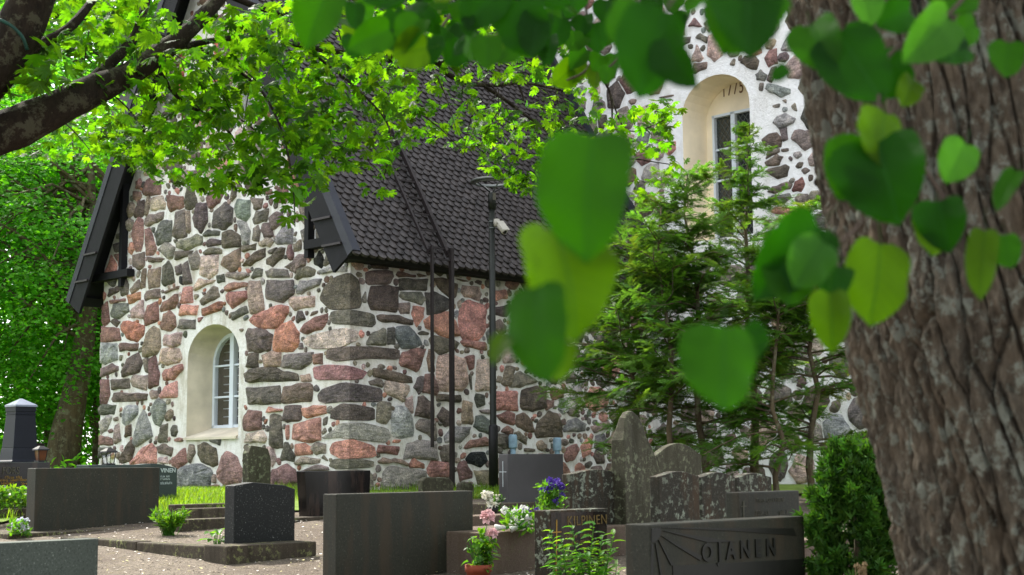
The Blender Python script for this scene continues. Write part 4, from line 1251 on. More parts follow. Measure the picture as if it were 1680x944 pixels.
# the near stone with sun rays and name in relief
root, O, w, H, t, ob = grave('gravestone', 1025, 1066, 1319.5, 861, 7.2, M['gran_brown'], 'long grey gravestone with carved sun rays and the name OJANEN')
def fpt(px, py, h=.006):
    q = on_plane(px, py, O, PF); return q + PF * h
def relief(name, quads, mat, th=.006):
    mb = MB()
    for quad in quads:
        n = len(quad)
        a = [fpt(x, y, th) for x, y in quad]; b = [fpt(x, y, -.004) for x, y in quad]
        if (a[1] - a[0]).cross(a[2] - a[0]).dot(PF) < 0: a.reverse(); b.reverse()
        mb.add(a + b, [tuple(range(n))] + [(k, k + n, (k + 1) % n + n, (k + 1) % n) for k in range(n)])
    return under(mb.build(name, mat), root)
def scribble(x0, x1, y, hpx, mat, gap=.15):
    """a line of worn, unreadable lettering: short upright and cross strokes"""
    p0, p1 = fpt(x0, y, .0), fpt(x1, y, .0)
    hh = (fpt(x0, y - hpx, 0) - p0).length; L = (p1 - p0).dot(U); a = 0.0
    mb = MB()
    while a < L - hh * .4:
        wd = hh * rng.uniform(.35, .6); th = hh * .13
        if rng.random() > gap:
            o_ = p0 + U * a + PF * .003
            mb.box(o_, U * th, PF * .002, Z * hh * rng.uniform(.8, 1))
            if rng.random() < .6: mb.box(o_ + U * (wd - th), U * th, PF * .002, Z * hh * rng.uniform(.6, 1))
            mb.box(o_ + Z * hh * rng.choice([0, .42, .86]) + PF * .0005, U * wd, PF * .002, Z * th)
        a += wd + hh * .22
    if mb.v: under(mb.build('lettering', mat), root)
for q in ([(1083, 866), (1300, 867), (1305, 879), (1200, 871)], [(1087, 871), (1206, 889), (1160, 890)], [(1084, 879), (1150, 912), (1148, 920), (1110, 897)],
          [(1079, 886), (1106, 928), (1100, 928)], [(1074, 891), (1087, 950), (1083, 950)], [(1068, 868), (1083, 866), (1082, 880), (1075, 888), (1068, 890)], [(1068, 893), (1071, 893), (1071, 960), (1068, 960)]):
    relief('sun_ray', [q], M['letter_dark'])
relief('lower_field', [[(1103, 929), (1318, 917), (1318, 1010), (1106, 1030)]], M['letter_dark'], .004)
p = fpt(1150, 922); q = fpt(1283, 913)
text('OJANEN', p + Z * .003, U, (Z), PF, .128, M['letter_dark'], root, 'name_letters', .003, .004, 1.7, .95)

root, O, w, H, t, ob = grave('gravestone', 876, 902, 996, 838, 10.3, M['gran_lichen'], 'short dark gravestone with gilded cross and the name KILPINEN behind the leafy plant', h=.6)
relief('polished_face', [[(903.5, 841), (994.5, 839.5), (994.5, 960), (903.5, 966)]], M['gran_black'], .004)
relief('cross', [[(911.6, 853), (913.2, 853), (912.2, 946), (910.4, 946)]], M['gold'], .007)
relief('cross_bar', [[(905, 873), (920, 872), (920, 873.6), (905, 874.8)]], M['gold'], .0075)
text('KILPINEN', fpt(929, 863), U, Z, PF, .10, M['gold_dull'], root, 'name_letters', .002, 0, 1.1, .98)
scribble(929, 973, 884, 7, M['gold_dull'])
scribble(933, 969, 894, 6, M['gold_dull'])

grave('gravestone', 530, 552, 776, 811, 10.5, M['gran_brown'], 'broad plain brown-grey gravestone beside the potted pink geranium')
grave('gravestone', 45, 59, 262, 768.5, 14.4, M['gran_brown'], 'broad plain dark gravestone on a mossy slab, in front of the obelisk')
grave('gravestone', -140, -120, 161.5, 897, 9.3, M['gran_light'], 'low light grey granite gravestone at the lower left corner', t=.17)
root, O, w, H, t, ob = grave('gravestone', 369, 385, 484.5, 797, 12.15, M['gran_dark'], 'black white-speckled rough gravestone on a granite kerb block', 'slab', sink=-.10)
root, O, w, H, t, ob = grave('gravestone', 486, 500, 608, 773, 15.6, M['gran_black'], 'glossy black gravestone that widens upward, close to the church corner', 'taper')
grave('gravestone', 398, 408, 445, 733, 17.3, M['gran_weather'], 'narrow rough mossy gravestone standing behind the black speckled one', 'rough')
grave('gravestone', 685, 694, 745, 784, 17.4, M['gran_weather'], 'small rough boulder gravestone at the foot of the ladder', 'rough', bev=.02)
grave('gravestone', 750, 755, 778, 792, 17.9, M['gran_weather'], 'tiny rough gravestone stub right of the ladder foot', 'rough', bev=.02)
root, O, w, H, t, ob = grave('gravestone', 818, 833, 924, 745, 15.8, M['gran_polish'], 'polished grey gravestone with a thin white cross line, beside the lamp post', base=.74)
mb = MB(); sO = O + V * (t * .5) - U * .002
mb.box(sO + Z * (H - .36), -U * .003, V * .006, Z * .28); mb.box(sO + Z * (H - .20) - V * .05, -U * .003, V * .11, Z * .006)
under(mb.build('side_cross', M['letter_light']), root)
grave('gravestone', 922, 936, 1021, 778, 12.0, M['gran_lichen'], 'mossy gravestone with wavy top left of the tall pointed stone', 'wave')
grave('gravestone', 1001, 1025, 1083, 673, 12.3, M['gran_weather'], 'tall weathered grey gravestone with a narrowing pointed top', 'pointed', t=.20, bev=.015)
grave('gravestone', 1066, 1076, 1151, 748, 14.6, M['gran_weather'], 'low round-topped gravestone behind the row of lichened stones', 'round')
for (L_, FL_, R_, ty, Y_, lab) in ((1077, 1081, 1147, 782, 10.6, 'lichen-spotted gravestone with humped top right of the tall pointed stone'),
                              (1146, 1150, 1206, 783, 11.15, 'lichen-spotted gravestone with humped top, middle one of three in a row'),
                              (1205, 1209, 1266, 784, 11.65, 'lichen-spotted gravestone with humped top nearest the thuja bush')):
    grave('gravestone', L_, FL_, R_, ty, Y_, M['gran_lichen'], lab, 'wave', 'three lichened gravestones in a row', t=.09)
root, O, w, H, t, ob = grave('gravestone', 1190, 1211, 1311, 808, 8.6, M['gran_brown'], 'flat-topped grey gravestone with a worn inscription behind the OJANEN stone')
scribble(1241, 1288, 825, 7, M['letter_faint'], .18)
scribble(1240, 1262, 846, 8, M['letter_faint'], .3)
scribble(1272, 1292, 845, 8, M['letter_faint'], .3)
relief('cross', [[(1218.5, 822), (1220.5, 822), (1220.8, 856), (1218.8, 856)]], M['letter_faint'], .004)
relief('cross_bar', [[(1215, 830.5), (1224, 830), (1224, 831.5), (1215, 832)]], M['letter_faint'], .0045)

# obelisk and the stones at the far side
ob_c = at(24, 700, 17.3)
gz_o = gz(0, 17.3)
root = empty('obelisk', (ob_c.x, ob_c.y, gz_o), 'blue-black polished obelisk gravestone with a pale pyramid cap', 'gravestone')
def frustum(mb, c, levels):
    vs = []
    for r, z in levels:
        for sx, sy in ((-1, -1), (1, -1), (1, 1), (-1, 1)):
            vs.append(c + U * (r * sx) + V * (r * sy) + Z * z)
    fs = [(3, 2, 1, 0)]
    for i in range(len(levels) - 1):
        for k in range(4):
            k2 = (k + 1) % 4
            fs.append((4 * i + k, 4 * i + k2, 4 * i + 4 + k2, 4 * i + 4 + k))
    nl = 4 * (len(levels) - 1); fs.append((nl, nl + 1, nl + 2, nl + 3))
    return mb.add(vs, fs)
oc = Vector((ob_c.x, ob_c.y + .2, 0))
zc = lambda y: at(24, y, 17.3).z
under(frustum(MB(), oc, [(.155, zc(735)), (.128, zc(680))]).build('shaft', M['obelisk'], bevel=.006), root)
under(frustum(MB(), oc, [(.133, zc(680)), (.133, zc(678.5)), (.126, zc(678)), (.126, zc(675)), (.133, zc(674.5)), (.133, zc(667))]).build('moulding', M['obelisk']), root)
under(frustum(MB(), oc, [(.142, zc(667)), (.142, zc(664)), (.01, zc(653))]).build('cap', plain('painted_reflection_cap', srgb(120, 126, 140), .25, 0, .1)), root)  # sky reflection put into the cap's pale colour
under(frustum(MB(), oc, [(.20, gz_o + .0), (.20, zc(757)), (.175, zc(755)), (.165, zc(742)), (.158, zc(735))]).build('plinth', M['obelisk'], bevel=.006), root)

root, O, w, H, t, ob = grave('gravestone', -95, -80, 83, 759, 15.7, M['gran_black'], 'dark family gravestone with worn gilded inscription, below the obelisk', t=.2)
text('FORS', fpt(3, 778), U, Z, PF, .115, M['letter_faint'], root, 'name_letters', .003, .001, 1.05, .74)
for q_ in ((8, 38, 785.5), (-6, 46, 790.5), (2, 24, 795.5), (34, 46, 796)):
    scribble(q_[0], q_[1], q_[2], 4.2, M['gold'], .12)
grave('gravestone', 134, 146, 248, 763, 16.9, M['gran_green'], 'low long grey-green gravestone showing behind the broad dark one', t=.3)
root, O, w, H, t, ob = grave('gravestone', 205, 213, 291, 765, 17.6, M['gran_green'], 'grey-green gravestone with white lettering, half hidden at the church foot', 'camber')
text('VINEN', fpt(263, 775.5), U, Z, PF, .075, M['letter_light'], root, 'name_letters', .002, .001)
scribble(263, 279, 783.5, 3.2, M['letter_light'], .1)
scribble(263, 279, 788, 3.2, M['letter_light'], .1)
scribble(263, 282, 795, 4, M['letter_light'], .1)
grave('gravestone', 50, 53, 74, 727, 21.0, M['gran_black'], 'small black gravestone far off between obelisk and leaning trunk')

# lanterns on the stones
def lantern(px, py, Y, s, label, glass):
    p = at(px, py, Y)
    e = empty('grave_lantern', p, label, 'lantern')
    under(frustum(MB(), p, [(.07 * s, 0), (.07 * s, .02 * s)]).build('base', M['black_metal']), e)
    under(frustum(MB(), p, [(.05 * s, .022 * s), (.068 * s, .17 * s)]).build('glass', glass), e)
    under(frustum(MB(), p, [(.095 * s, .172 * s), (.09 * s, .19 * s), (.03 * s, .235 * s)]).build('roof', M['black_metal']), e)
    for sx, sy in ((-1, -1), (1, -1), (1, 1), (-1, 1)):
        mb = MB(); mb.bar(p + U * .053 * s * sx + V * .053 * s * sy + Z * .02 * s, p + U * .071 * s * sx + V * .071 * s * sy + Z * .175 * s, .01 * s, .01 * s); under(mb.build('corner_bar', M['black_metal']), e)
lantern(178, 763, 17.2, .85, 'black grave lantern with clear panes standing by the church edge', M['clear_glass'])
lantern(66.5, 758, 16.0, .75, 'black grave lantern with copper pane between obelisk and leaning tree', plain('amber_glass', srgb(92, 54, 30), .3))

# ------------------------------------------------------------------ kerbs and plot edges
def kerb(name, px, py, Y, ends, hgt, wid, mat, label, along='u', back=0.0):
    """px,py,Y: top front corner; ends: length in metres"""
    p = at(px, py, Y); p = Vector((p.x, p.y, 0)); zb = gz(p.x, p.y) - .08
    d, n = (U, V) if along == 'u' else (V, U)
    e = empty(name, (p.x, p.y, zb + .08), label, 'grave kerb', 'granite grave kerbs')
    segs = max(1, round(ends / 1.1)); L = ends / segs
    for k in range(segs):
        mb = MB().box(p + d * (k * L + .004) + Z * zb, d * (L - .008), n * wid, Z * (hgt + .08 + rng.uniform(-.006, .006)))
        under(mb.build('kerb_stone', mat, bevel=.012), e)
    return e, p
k1, p1_ = kerb('grave_border', 372, 893, 11.75, .92, .155, .34, M['gran_kerb'], 'stained granite kerb block carrying the black speckled gravestone')
e, _ = kerb('grave_border', 369, 893, 11.83, 2.75, .145, .16, M['gran_kerb'], 'long low stained kerb running left from the black speckled stone', 'v')
kerb('grave_border', 293, 858, 14.3, 1.3, .13, .22, M['gran_kerb'], 'lowest of three stepped granite kerbs behind the ferny plant')
kerb('grave_border', 304, 837, 15.3, 1.4, .14, .2, M['gran_kerb'], 'middle of three stepped granite kerbs behind the ferny plant')
kerb('grave_border', 288, 820, 16.1, 1.5, .12, .16, M['gran_kerb'], 'uppermost of three stepped granite kerbs at the edge of the grass')
kerb('grave_border', 12, 880, 13.85, 2.35, .05, .7, M['gran_kerb'], 'flat mossy slab under the broad plain dark gravestone')
kerb('grave_border', -60, 858, 15.4, 1.3, .15, .2, M['gran_kerb'], 'short brown kerb beside the white pansies')
kerb('grave_border', 790, 873, 11.0, 2.6, .33, .9, M['gran_pink'], 'raised pinkish granite plot edge under the white flowers')
kerb('grave_border', 776, 839, 12.6, 2.4, .30, .25, M['gran_pink'], 'second pinkish plot edge behind the white roses')
kerb('grave_border', 806, 831, 15.35, 1.6, .17, .6, M['gran_kerb'], 'grey plinth under the polished gravestone by the lamp post')
kerb('grave_border', 474, 855, 15.2, 1.6, .05, .3, M['gran_kerb'], 'thin mossy slab under the glossy black gravestone')
kerb('grave_border', 1310, 833, 10.6, 1.6, .3, .3, M['gran_pink'], 'pinkish kerb showing beside the thuja bush')

# ------------------------------------------------------------------ leaf and flower helpers
def leaf(mb, p, d, nrm, L, W, color, fold=.18, bend=.25, mat=0):
    d = Vector(d).normalized(); s = d.cross(Vector(nrm))
    if s.length < 1e-4: s = d.cross(Vector((1, 0, .2)))
    s.normalize(); n = s.cross(d)
    p = Vector(p)
    q = lambda a, b, c=0: p + d * (a * L) + s * (b * W) + n * (c * W - bend * L * a * a)
    mb.add([q(0, 0), q(.3, .42, fold), q(.3, 0), q(.3, -.42, fold), q(.65, .36, fold), q(.65, 0), q(.65, -.36, fold), q(1, 0)],
           [(0, 2, 1), (0, 3, 2), (1, 2, 5, 4), (2, 3, 6, 5), (4, 5, 7), (5, 6, 7)], mat, color)
def rdir(r=1.0):
    while True:
        v = Vector((rng.uniform(-1, 1), rng.uniform(-1, 1), rng.uniform(-1, 1)))
        if .05 < v.length < 1: return v.normalized() * r
def green(k=.25, yellow=.25):
    a = rng.uniform(1 - k, 1 + k)
    return (a * rng.uniform(1 - yellow * .3, 1 + yellow), a, a * rng.uniform(.6, 1.1))
def blossom(mb, c, r, n, color, up=(0, 0, 1)):
    for _ in range(n):
        d = rdir(); d = (d + Vector(up) * .5).normalized()
        k = rng.uniform(.8, 1.1)
        leaf(mb, Vector(c) + d * r * rng.uniform(.2, .7), (d + rdir(.6)), d, r * .75, r * .7, tuple(min(1.2, x * k) for x in color), .25, .3)

# ------------------------------------------------------------------ flowers and small plants between the graves
def plant(name, px, py, Y, label, cat, on=None):
    p = at(px, py, Y)
    if on is None: p.z = gz(p.x, p.y)
    else: p.z = on
    return p, empty(name, p, label, cat)

# geranium in a terracotta pot
p, e = plant('potted_geranium', 785, 950, 10.15, 'pink geranium in a terracotta pot beside the broad grey gravestone', 'potted plant')
pot_h = .20
under(MB().lathe([(.062, -.01), (.085, pot_h - .05), (.095, pot_h - .05), (.095, pot_h), (.082, pot_h), (.078, pot_h - .03)], p, 20).build('pot', M['terracotta'], smooth=True), e)
mb = MB(); st = MB()
for k in range(130):
    c = p + Vector((rng.gauss(.03, .038), rng.gauss(0, .04), pot_h + rng.uniform(-.03, .22)))
    d = Vector((c.x - p.x, c.y - p.y, rng.uniform(-.05, .08))) + rdir(.05)
    leaf(mb, c, d, Z + rdir(.5), rng.uniform(.04, .065), rng.uniform(.045, .07), green(.3, .4), .1, .5)
for k in range(14):
    a = rng.uniform(0, 6.28); c = p + Vector((.08 * math.cos(a), .08 * math.sin(a), pot_h + rng.uniform(.08, .22)))
    st.tube([p + Z * (pot_h - .03), (p + c) / 2 + Z * .08, c], [.005, .004, .003], 5, color=(1, 1, 1))
for px, py in ((801, 849), (809, 878)):
    st.tube([p + Z * (pot_h + .05), at(px, py + 6, 10.1), at(px, py, 10.1)], [.004, .003, .003], 5, color=(1, 1, 1))
under(mb.build('foliage', M['herb']), e); under(st.build('stems', M['herb']), e)
for px, py, r in ((800, 849, .05), (808, 878, .042)):
    mb = MB(); blossom(mb, at(px, py, 10.1), r, 60, (.95, .62, .62)); under(mb.build('blossom', M['petal']), e)

# bunch of cream roses
p, e = plant('rose_bunch', 808, 835, 14.9, 'bunch of cream roses at the foot of the lamp post', 'flowers', .80)
mb = MB(); gr = MB()
for k in range(9):
    c = at(796 + rng.uniform(0, 20), 813 + rng.uniform(0, 16), 14.9 + rng.uniform(-.06, .06)); blossom(mb, c, .05, 30, (.95, .92, .78))
    gr.tube([p - Z * .1, c], [.004, .003], 4, color=(1, 1, 1))
for k in range(34): leaf(gr, p + rdir(.06) + Z * .03 + Vector((.05, 0, 0)), rdir(), rdir(), .06, .035, (.45, .45, .4))
under(mb.build('blossom', M['petal']), e); under(gr.build('foliage', M['herb']), e)
under(MB().lathe([(.05, -.10), (.06, .0), (.055, .0)], p, 14).build('vase', M['black_metal'], smooth=True), e)

# white and violet pansies with lying lilies
p, e = plant('pansy_bed', 858, 866, 11.3, 'white and violet pansies on the raised pinkish plot', 'flowers', .72)
mb = MB(); vi = MB(); gr = MB()
for k in range(26):
    c = at(rng.uniform(828, 886), rng.uniform(832, 866), 11.3 + rng.uniform(-.15, .25))
    if rng.random() < .72: blossom(mb, c, .034, 22, (.95, .95, .92))
    else: blossom(vi, c, .026, 18, (.13, .06, .35))
for k in range(260):
    c = at(rng.uniform(828, 892), rng.uniform(838, 873), 11.3 + rng.uniform(-.2, .3)); leaf(gr, c, rdir() + Z * .5, rdir(), rng.uniform(.04, .08), .03, green())
under(mb.build('blossom', M['petal']), e); under(vi.build('violet_blossom', M['petal']), e); under(gr.build('foliage', M['herb']), e)
p, e = plant('lily_stem', 812, 868, 11.15, 'cut white lilies lying on the edge of the raised plot', 'flowers', .71)
for (xa, ya, xb, yb) in ((862, 866, 812, 866), (868, 860, 838, 869), (850, 862, 868, 848)):
    a, b = at(xa, ya, 11.15), at(xb, yb, 11.1)
    mb = MB().tube([a, (a * .4 + b * .6), b], [.006, .008, .012], 6, color=(.9, 1.1, .6)); under(mb.build('stem', M['herb'], smooth=True), e)
    mb = MB().tube([a * .35 + b * .65, a * .15 + b * .85, b], [.012, .02, .027], 8, color=(.95, .95, .85)); under(mb.build('bloom', M['petal'], smooth=True), e)

# purple pansies, upright clump
p, e = plant('purple_pansy', 903, 832, 11.6, 'upright clump of purple pansies between polished and mossy gravestones', 'flowers', .74)
gr = MB(); vi = MB()
for k in range(330):
    c = at(rng.gauss(903, 10), rng.uniform(795, 836), 11.6 + rng.gauss(0, .06)); leaf(gr, c, rdir() + Z * .6, rdir(), rng.uniform(.04, .07), .025, green(.3))
for k in range(22):
    c = at(rng.uniform(884, 922), rng.uniform(789, 826) if k > 10 else rng.uniform(788, 802), 11.5 + rng.uniform(-.05, .1)); blossom(vi, c, .027, 20, (.12, .06, .42))
under(gr.build('foliage', M['herb']), e); under(vi.build('blossom', M['petal']), e)

# leafy perennial in front of the KILPINEN stone: upright stems with narrow leaves
p, e = plant('leafy_perennial', 962, 960, 9.0, 'bright green narrow-leaved perennial in front of the KILPINEN stone', 'plant')
for (xb, yb, xt, yt) in ((935, 990, 903, 868), (945, 990, 921, 884), (950, 990, 938, 861), (958, 990, 950, 905), (970, 990, 975, 854), (978, 990, 988, 880), (966, 990, 962, 900),
                         (990, 990, 1008, 872), (985, 990, 1002, 900), (930, 990, 915, 920), (996, 990, 1012, 925), (955, 990, 930, 900)):
    a = at(xb, yb, 9.0); a.z = gz(0, 9); b = at(xt, yt, 9.0 + rng.uniform(-.12, .12))
    mid = (a + b) / 2 + Vector((rng.uniform(-.02, .02), 0, .04)); tipd = (b - mid) + Vector((-.06, 0, -.03))
    mb = MB().tube([a, mid, b], [.006, .004, .002], 5, color=(1.1, 1.2, .7))
    n = 26
    for k in range(n):
        f = .25 + .75 * k / n
        c = a.lerp(mid, f * 2) if f < .5 else mid.lerp(b, f * 2 - 1)
        th = k * 2.4; d = Vector((math.cos(th), math.sin(th), rng.uniform(.1, .6)))
        leaf(mb, c, d + Vector((-.5, -.3, 0)), Z + rdir(.4), rng.uniform(.08, .13) * (1.2 - .5 * f), rng.uniform(.026, .038), tuple(1.5 * q for q in green(.2, .5)), .15, .35)
    under(mb.build('stem', M['herb']), e)

# fern-like plant, hosta, white pansies, low herbs
p, e = plant('ferny_plant', 277, 872, 14.0, 'fresh green ferny plant at the end of the broad dark gravestone', 'plant')
mb = MB()
for k in range(60):
    a = rng.uniform(0, 6.28); l = rng.uniform(.2, .36); d = Vector((math.cos(a) * .5, math.sin(a) * .5, 1)).normalized()
    q0 = p + Vector((rng.gauss(0, .03), rng.gauss(0, .03), 0)); q1 = q0 + d * l * .6; q2 = q1 + Vector((d.x * 1.2, d.y * 1.2, .45)) * l * .4
    mb.tube([q0, q1, q2], [.004, .003, .0015], 4, color=(1.1, 1.1, .7))
    for j in range(9):
        f = .35 + .65 * j / 9; c = q0.lerp(q1, min(1, f * 1.6)) if f < .62 else q1.lerp(q2, (f - .62) / .38)
        leaf(mb, c, rdir() + d, rdir(), rng.uniform(.05, .09), .018, green(.25, .5), .1, .3)
under(mb.build('foliage', M['herb']), e)
p, e = plant('hosta', 355, 886, 12.45, 'broad-leaved green plant left of the black speckled gravestone', 'plant')
for k in range(16):
    a = rng.uniform(0, 6.28); r = rng.uniform(.03, .13); c = p + Vector((math.cos(a) * r * .5, math.sin(a) * r * .5, rng.uniform(.05, .22)))
    mb = MB(); leaf(mb, c, Vector((math.cos(a), math.sin(a), rng.uniform(.0, .4))), Z, rng.uniform(.13, .18), rng.uniform(.08, .11), green(.2, .2), .12, .4)
    mb.tube([p, c], [.004, .004], 4, color=(1, 1, 1))
    under(mb.build('leaf', M['herb']), e)
p, e = plant('white_pansy', 33, 876, 13.9, 'white and pale blue pansies left of the broad dark gravestone', 'flowers')
mb = MB(); gr = MB()
for k in range(15): blossom(mb, at(rng.uniform(22, 45), rng.uniform(851, 870), 13.9), .03, 20, (.9, .92, 1.0))
for k in range(110): leaf(gr, at(rng.uniform(18, 46), rng.uniform(856, 880), 13.9 + rng.uniform(-.1, .1)), rdir() + Z * .5, rdir(), .06, .03, green())
under(mb.build('blossom', M['petal']), e); under(gr.build('foliage', M['herb']), e)
p, e = plant('low_shrub', 22, 828, 15.3, 'low bright green herb shrub in front of the dark family gravestone', 'plant')
mb = MB()
for k in range(420): leaf(mb, at(rng.uniform(-30, 47), rng.uniform(802, 832), 15.2 + rng.uniform(-.25, .2)), rdir() + Z * .5, Z + rdir(.7), rng.uniform(.05, .09), .045, green(.3, .5))
under(mb.build('foliage', M['herb']), e)
p, e = plant('dried_flower', 1412, 940, 5.5, 'tuft of dried straw-coloured flowers at the foot of the linden', 'plant')
mb = MB()
M['straw'] = plain('dried_straw', srgb(112, 94, 66), .9)
for k in range(12):
    b = at(rng.uniform(1400, 1422), rng.uniform(926, 940), 5.5); a = Vector((p.x + rng.gauss(0, .02), p.y, gz(p.x, p.y)))
    mb.tube([a, (a + b) / 2 + rdir(.02), b], [.0025, .002, .002], 4)
    mb.tube([b - Z * .004, b, b + Z * .012], [.002, .007, .002], 5)
under(mb.build('stems', M['straw']), e)

# litter on the gravel
lt_ = MB()
for _ in range(4500):
    y = rng.uniform(9.0, 15.5); x = rng.uniform(-.34, .22) * y
    r = rng.uniform(.004, .016); c = Vector((x, y, gz(x, y) + .012))
    k = rng.choice([(.5, .45, .2), (.62, .56, .48), (.35, .28, .2), (.72, .66, .6), (.2, .16, .12)])
    a = rng.uniform(0, 6.28)
    lt_.add([c + Vector((r * math.cos(a + t), r * math.sin(a + t), rng.uniform(0, .006))) for t in (0, 1.7, 3.2, 4.7)], [(0, 1, 2, 3)], 0, k)
m_l, nt_l, bs_l, o_l = new_mat('ground_litter')
a_l = nt_l.nodes.new('ShaderNodeVertexColor'); a_l.layer_name = 'tint'; nt_l.links.new(a_l.outputs[0], bs_l.inputs['Base Color']); bs_l.inputs['Roughness'].default_value = .9
o = lt_.build('litter', m_l); tag(o, 'fallen catkins and small bits strewn on the gravel', 'litter', kind='stuff')

# ------------------------------------------------------------------ conifers before the nave wall
def conifer(px, base_y, top_px, top_y, Y, spread, nb, label, lowest=.18, yellow=.3, seed=0):
    R = random.Random(seed)
    a = at(px, base_y, Y); a.z = gz(a.x, a.y) - .03; b = at(top_px, top_y, Y)
    e = empty('conifer_tree', a + Z * .03, label, 'conifer', 'young conifers before the nave wall')
    Hh = b.z - a.z
    tr = MB(); fo = MB()
    fs_ = np.linspace(0, 1, 9)
    pts = [a.lerp(b, f) + Vector((R.gauss(0, .045), R.gauss(0, .045), 0)) * (1 if 0 < f < 1 else 0) for f in fs_]
    tr.tube(pts, [.042 * (1 - .9 * f) * (Hh / 3.6) + .004 for f in fs_], 8, rough=.15, color=(1, 1, 1))
    def feather(c, td, tl, cc, up):
        sd_ = td.cross(up)
        if sd_.length < .01: return
        sd_.normalize()
        n = max(3, int(tl / .017))
        wv = td * .0065
        for kk in range(n):
            g = (kk + .5) / n
            cp = c + td * tl * g - Z * tl * g * g * .18
            wl = .036 * (1 - g * .45) * R.uniform(.7, 1.2)
            for sg in (-1, 1):
                tip = cp + (sd_ * sg + td * R.uniform(.4, .9) + up * R.uniform(-.3, .35)).normalized() * wl
                fo.add([cp - wv, cp + wv, tip + wv * .5, tip - wv * .5], [(0, 1, 2, 3)], 0, cc)
    for i in range(nb):
        f = lowest + (1 - lowest) * R.random() ** .9
        q = f * 8; k = min(7, int(q)); o0 = pts[k].lerp(pts[k + 1], q - k)
        th = R.uniform(0, 6.283)
        L = spread * (1.04 - f) ** .55 * R.uniform(.35, 1.15) + .12
        hd = Vector((math.cos(th), math.sin(th), 0))
        rise = R.uniform(-.12, .35) + .5 * f
        bp = [o0]; d = (hd + Z * rise).normalized()
        for s in range(5):
            d = (d + Vector((R.gauss(0, .12), R.gauss(0, .12), R.gauss(-.07, .10)))).normalized()
            bp.append(bp[-1] + d * L / 5)
        tr.tube(bp, [.013 * (1 - .8 * s) * min(1, L) + .0025 for s in np.linspace(0, 1, 6)], 4, cap=False, color=(1, 1, 1))
        tone = R.uniform(.6, 1.35); yl = R.random() ** 2 * yellow * 1.8
        ns = int(7 + 11 * L)
        for j in range(ns):
            s = (.12 if f < .5 else .02) + .88 * (j + R.random()) / ns
            q = s * 5; k = min(4, int(q)); c = bp[k].lerp(bp[k + 1], min(1, q - k)); bd = (bp[k + 1] - bp[k]).normalized()
            side = bd.cross(Z)
            side = side.normalized() if side.length > .01 else Vector((1, 0, 0))
            sl = (.14 + .30 * L * (1 - s * .75)) * R.uniform(.5, 1.1)
            td = (bd * R.uniform(.5, 1.0) + side * R.choice([-1, 1]) * R.uniform(.35, 1) + Z * R.uniform(-.4, .4)).normalized()
            k_ = tone * R.uniform(.75, 1.25)
            cc = (k_ * (1 + yl * R.uniform(.5, 1)), k_ * R.uniform(.95, 1.1), k_ * R.uniform(.5, .9))
            up = (Z + Vector((R.gauss(0, .45), R.gauss(0, .45), 0))).normalized()
            feather(c, td, sl, cc, up)
            ss = td.cross(up).normalized()
            for m_ in range(int(2 + sl * 9)):
                g = R.uniform(.15, .95)
                feather(c + td * sl * g - Z * sl * g * g * .18, (td * .8 + ss * R.choice([-1, 1]) * R.uniform(.5, 1) + up * R.uniform(-.3, .3)).normalized(), R.uniform(.06, .15), cc, up)
    under(tr.build('trunk', M['bark_far'], smooth=True), e)
    under(fo.build('crown', M['needle']), e)
    return e
conifer(1160, 792, 1128, 285, 17.2, 1.45, 94, 'tallest young conifer, its tip beside the lower left edge of the nave window', .2, .25, 1)
conifer(1236, 790, 1226, 232, 17.9, 1.1, 68, 'slim young conifer rising in front of the nave window panes', .28, .3, 2)
conifer(1335, 788, 1322, 330, 16.8, 1.2, 74, 'young conifer nearest the linden trunk, with yellowish shoots', .18, .6, 3)
conifer(1040, 785, 1030, 395, 17.6, 1.40, 90, 'bushy young conifer reaching over the tall pointed gravestone', .16, .25, 4)
conifer(1100, 788, 1085, 340, 16.9, 1.35, 70, 'shorter young conifer between the bushy and the tallest ones', .34, .35, 5)
conifer(1275, 790, 1278, 400, 16.5, 1.25, 56, 'low spreading young conifer behind the lichened gravestones', .14, .4, 6)

# ------------------------------------------------------------------ thuja bush at the foot of the linden
tp = at(1404, 840, 8.2); tg = Vector((tp.x, tp.y, gz(tp.x, tp.y)))
e = empty('thuja_bush', tg, 'dense dark green thuja bush left of the linden trunk foot', 'bush')
mb = MB()
tb_h = at(1392, 722, 8.2).z - tg.z
shoots = []
for k in range(170):                     # upright shoots of uneven length, each a bundle of flat sprays
    f = rng.random() ** .7; th_ = rng.uniform(0, 6.28)
    r = .31 * math.sin(math.pi * min(1, .36 + .60 * f)) ** .8 * rng.uniform(.5, 1.1)
    c = tg + Vector((math.cos(th_) * r * .75, math.sin(th_) * r * .75, f * tb_h * .88))
    d = (Vector((math.cos(th_), math.sin(th_), 0)) * rng.uniform(.25, .9) + Z * rng.uniform(.5, 1.3)).normalized()
    shoots.append((c, d, rng.uniform(.10, .2), rng.uniform(.55, 1.35)))
for c, d, l0, tone in shoots:
    for _ in range(56):
        g = rng.random()
        p = c + d * l0 * g + rdir(.055 * (1.15 - g))
        dd0 = (d + rdir(.75)).normalized(); n = rdir(); sd_ = dd0.cross(n)
        if sd_.length < .05: continue
        sd_.normalize()
        l = rng.uniform(.03, .065); k = tone * rng.uniform(.75, 1.25); cc = (k * rng.uniform(.85, 1.3), k, k * rng.uniform(.5, .9))
        for t_ in (-.75, 0, .75):
            dd = (dd0 + sd_ * t_).normalized(); ww = dd.cross(n).normalized() * .0055
            b0 = p + dd0 * l * .25 * abs(t_)
            mb.add([b0 - ww, b0 + ww, b0 + dd * l * .75 + ww, b0 + dd * l, b0 + dd * l * .75 - ww], [(0, 1, 2, 3, 4)], 0, cc)
under(mb.build('foliage', M['thuja']), e)
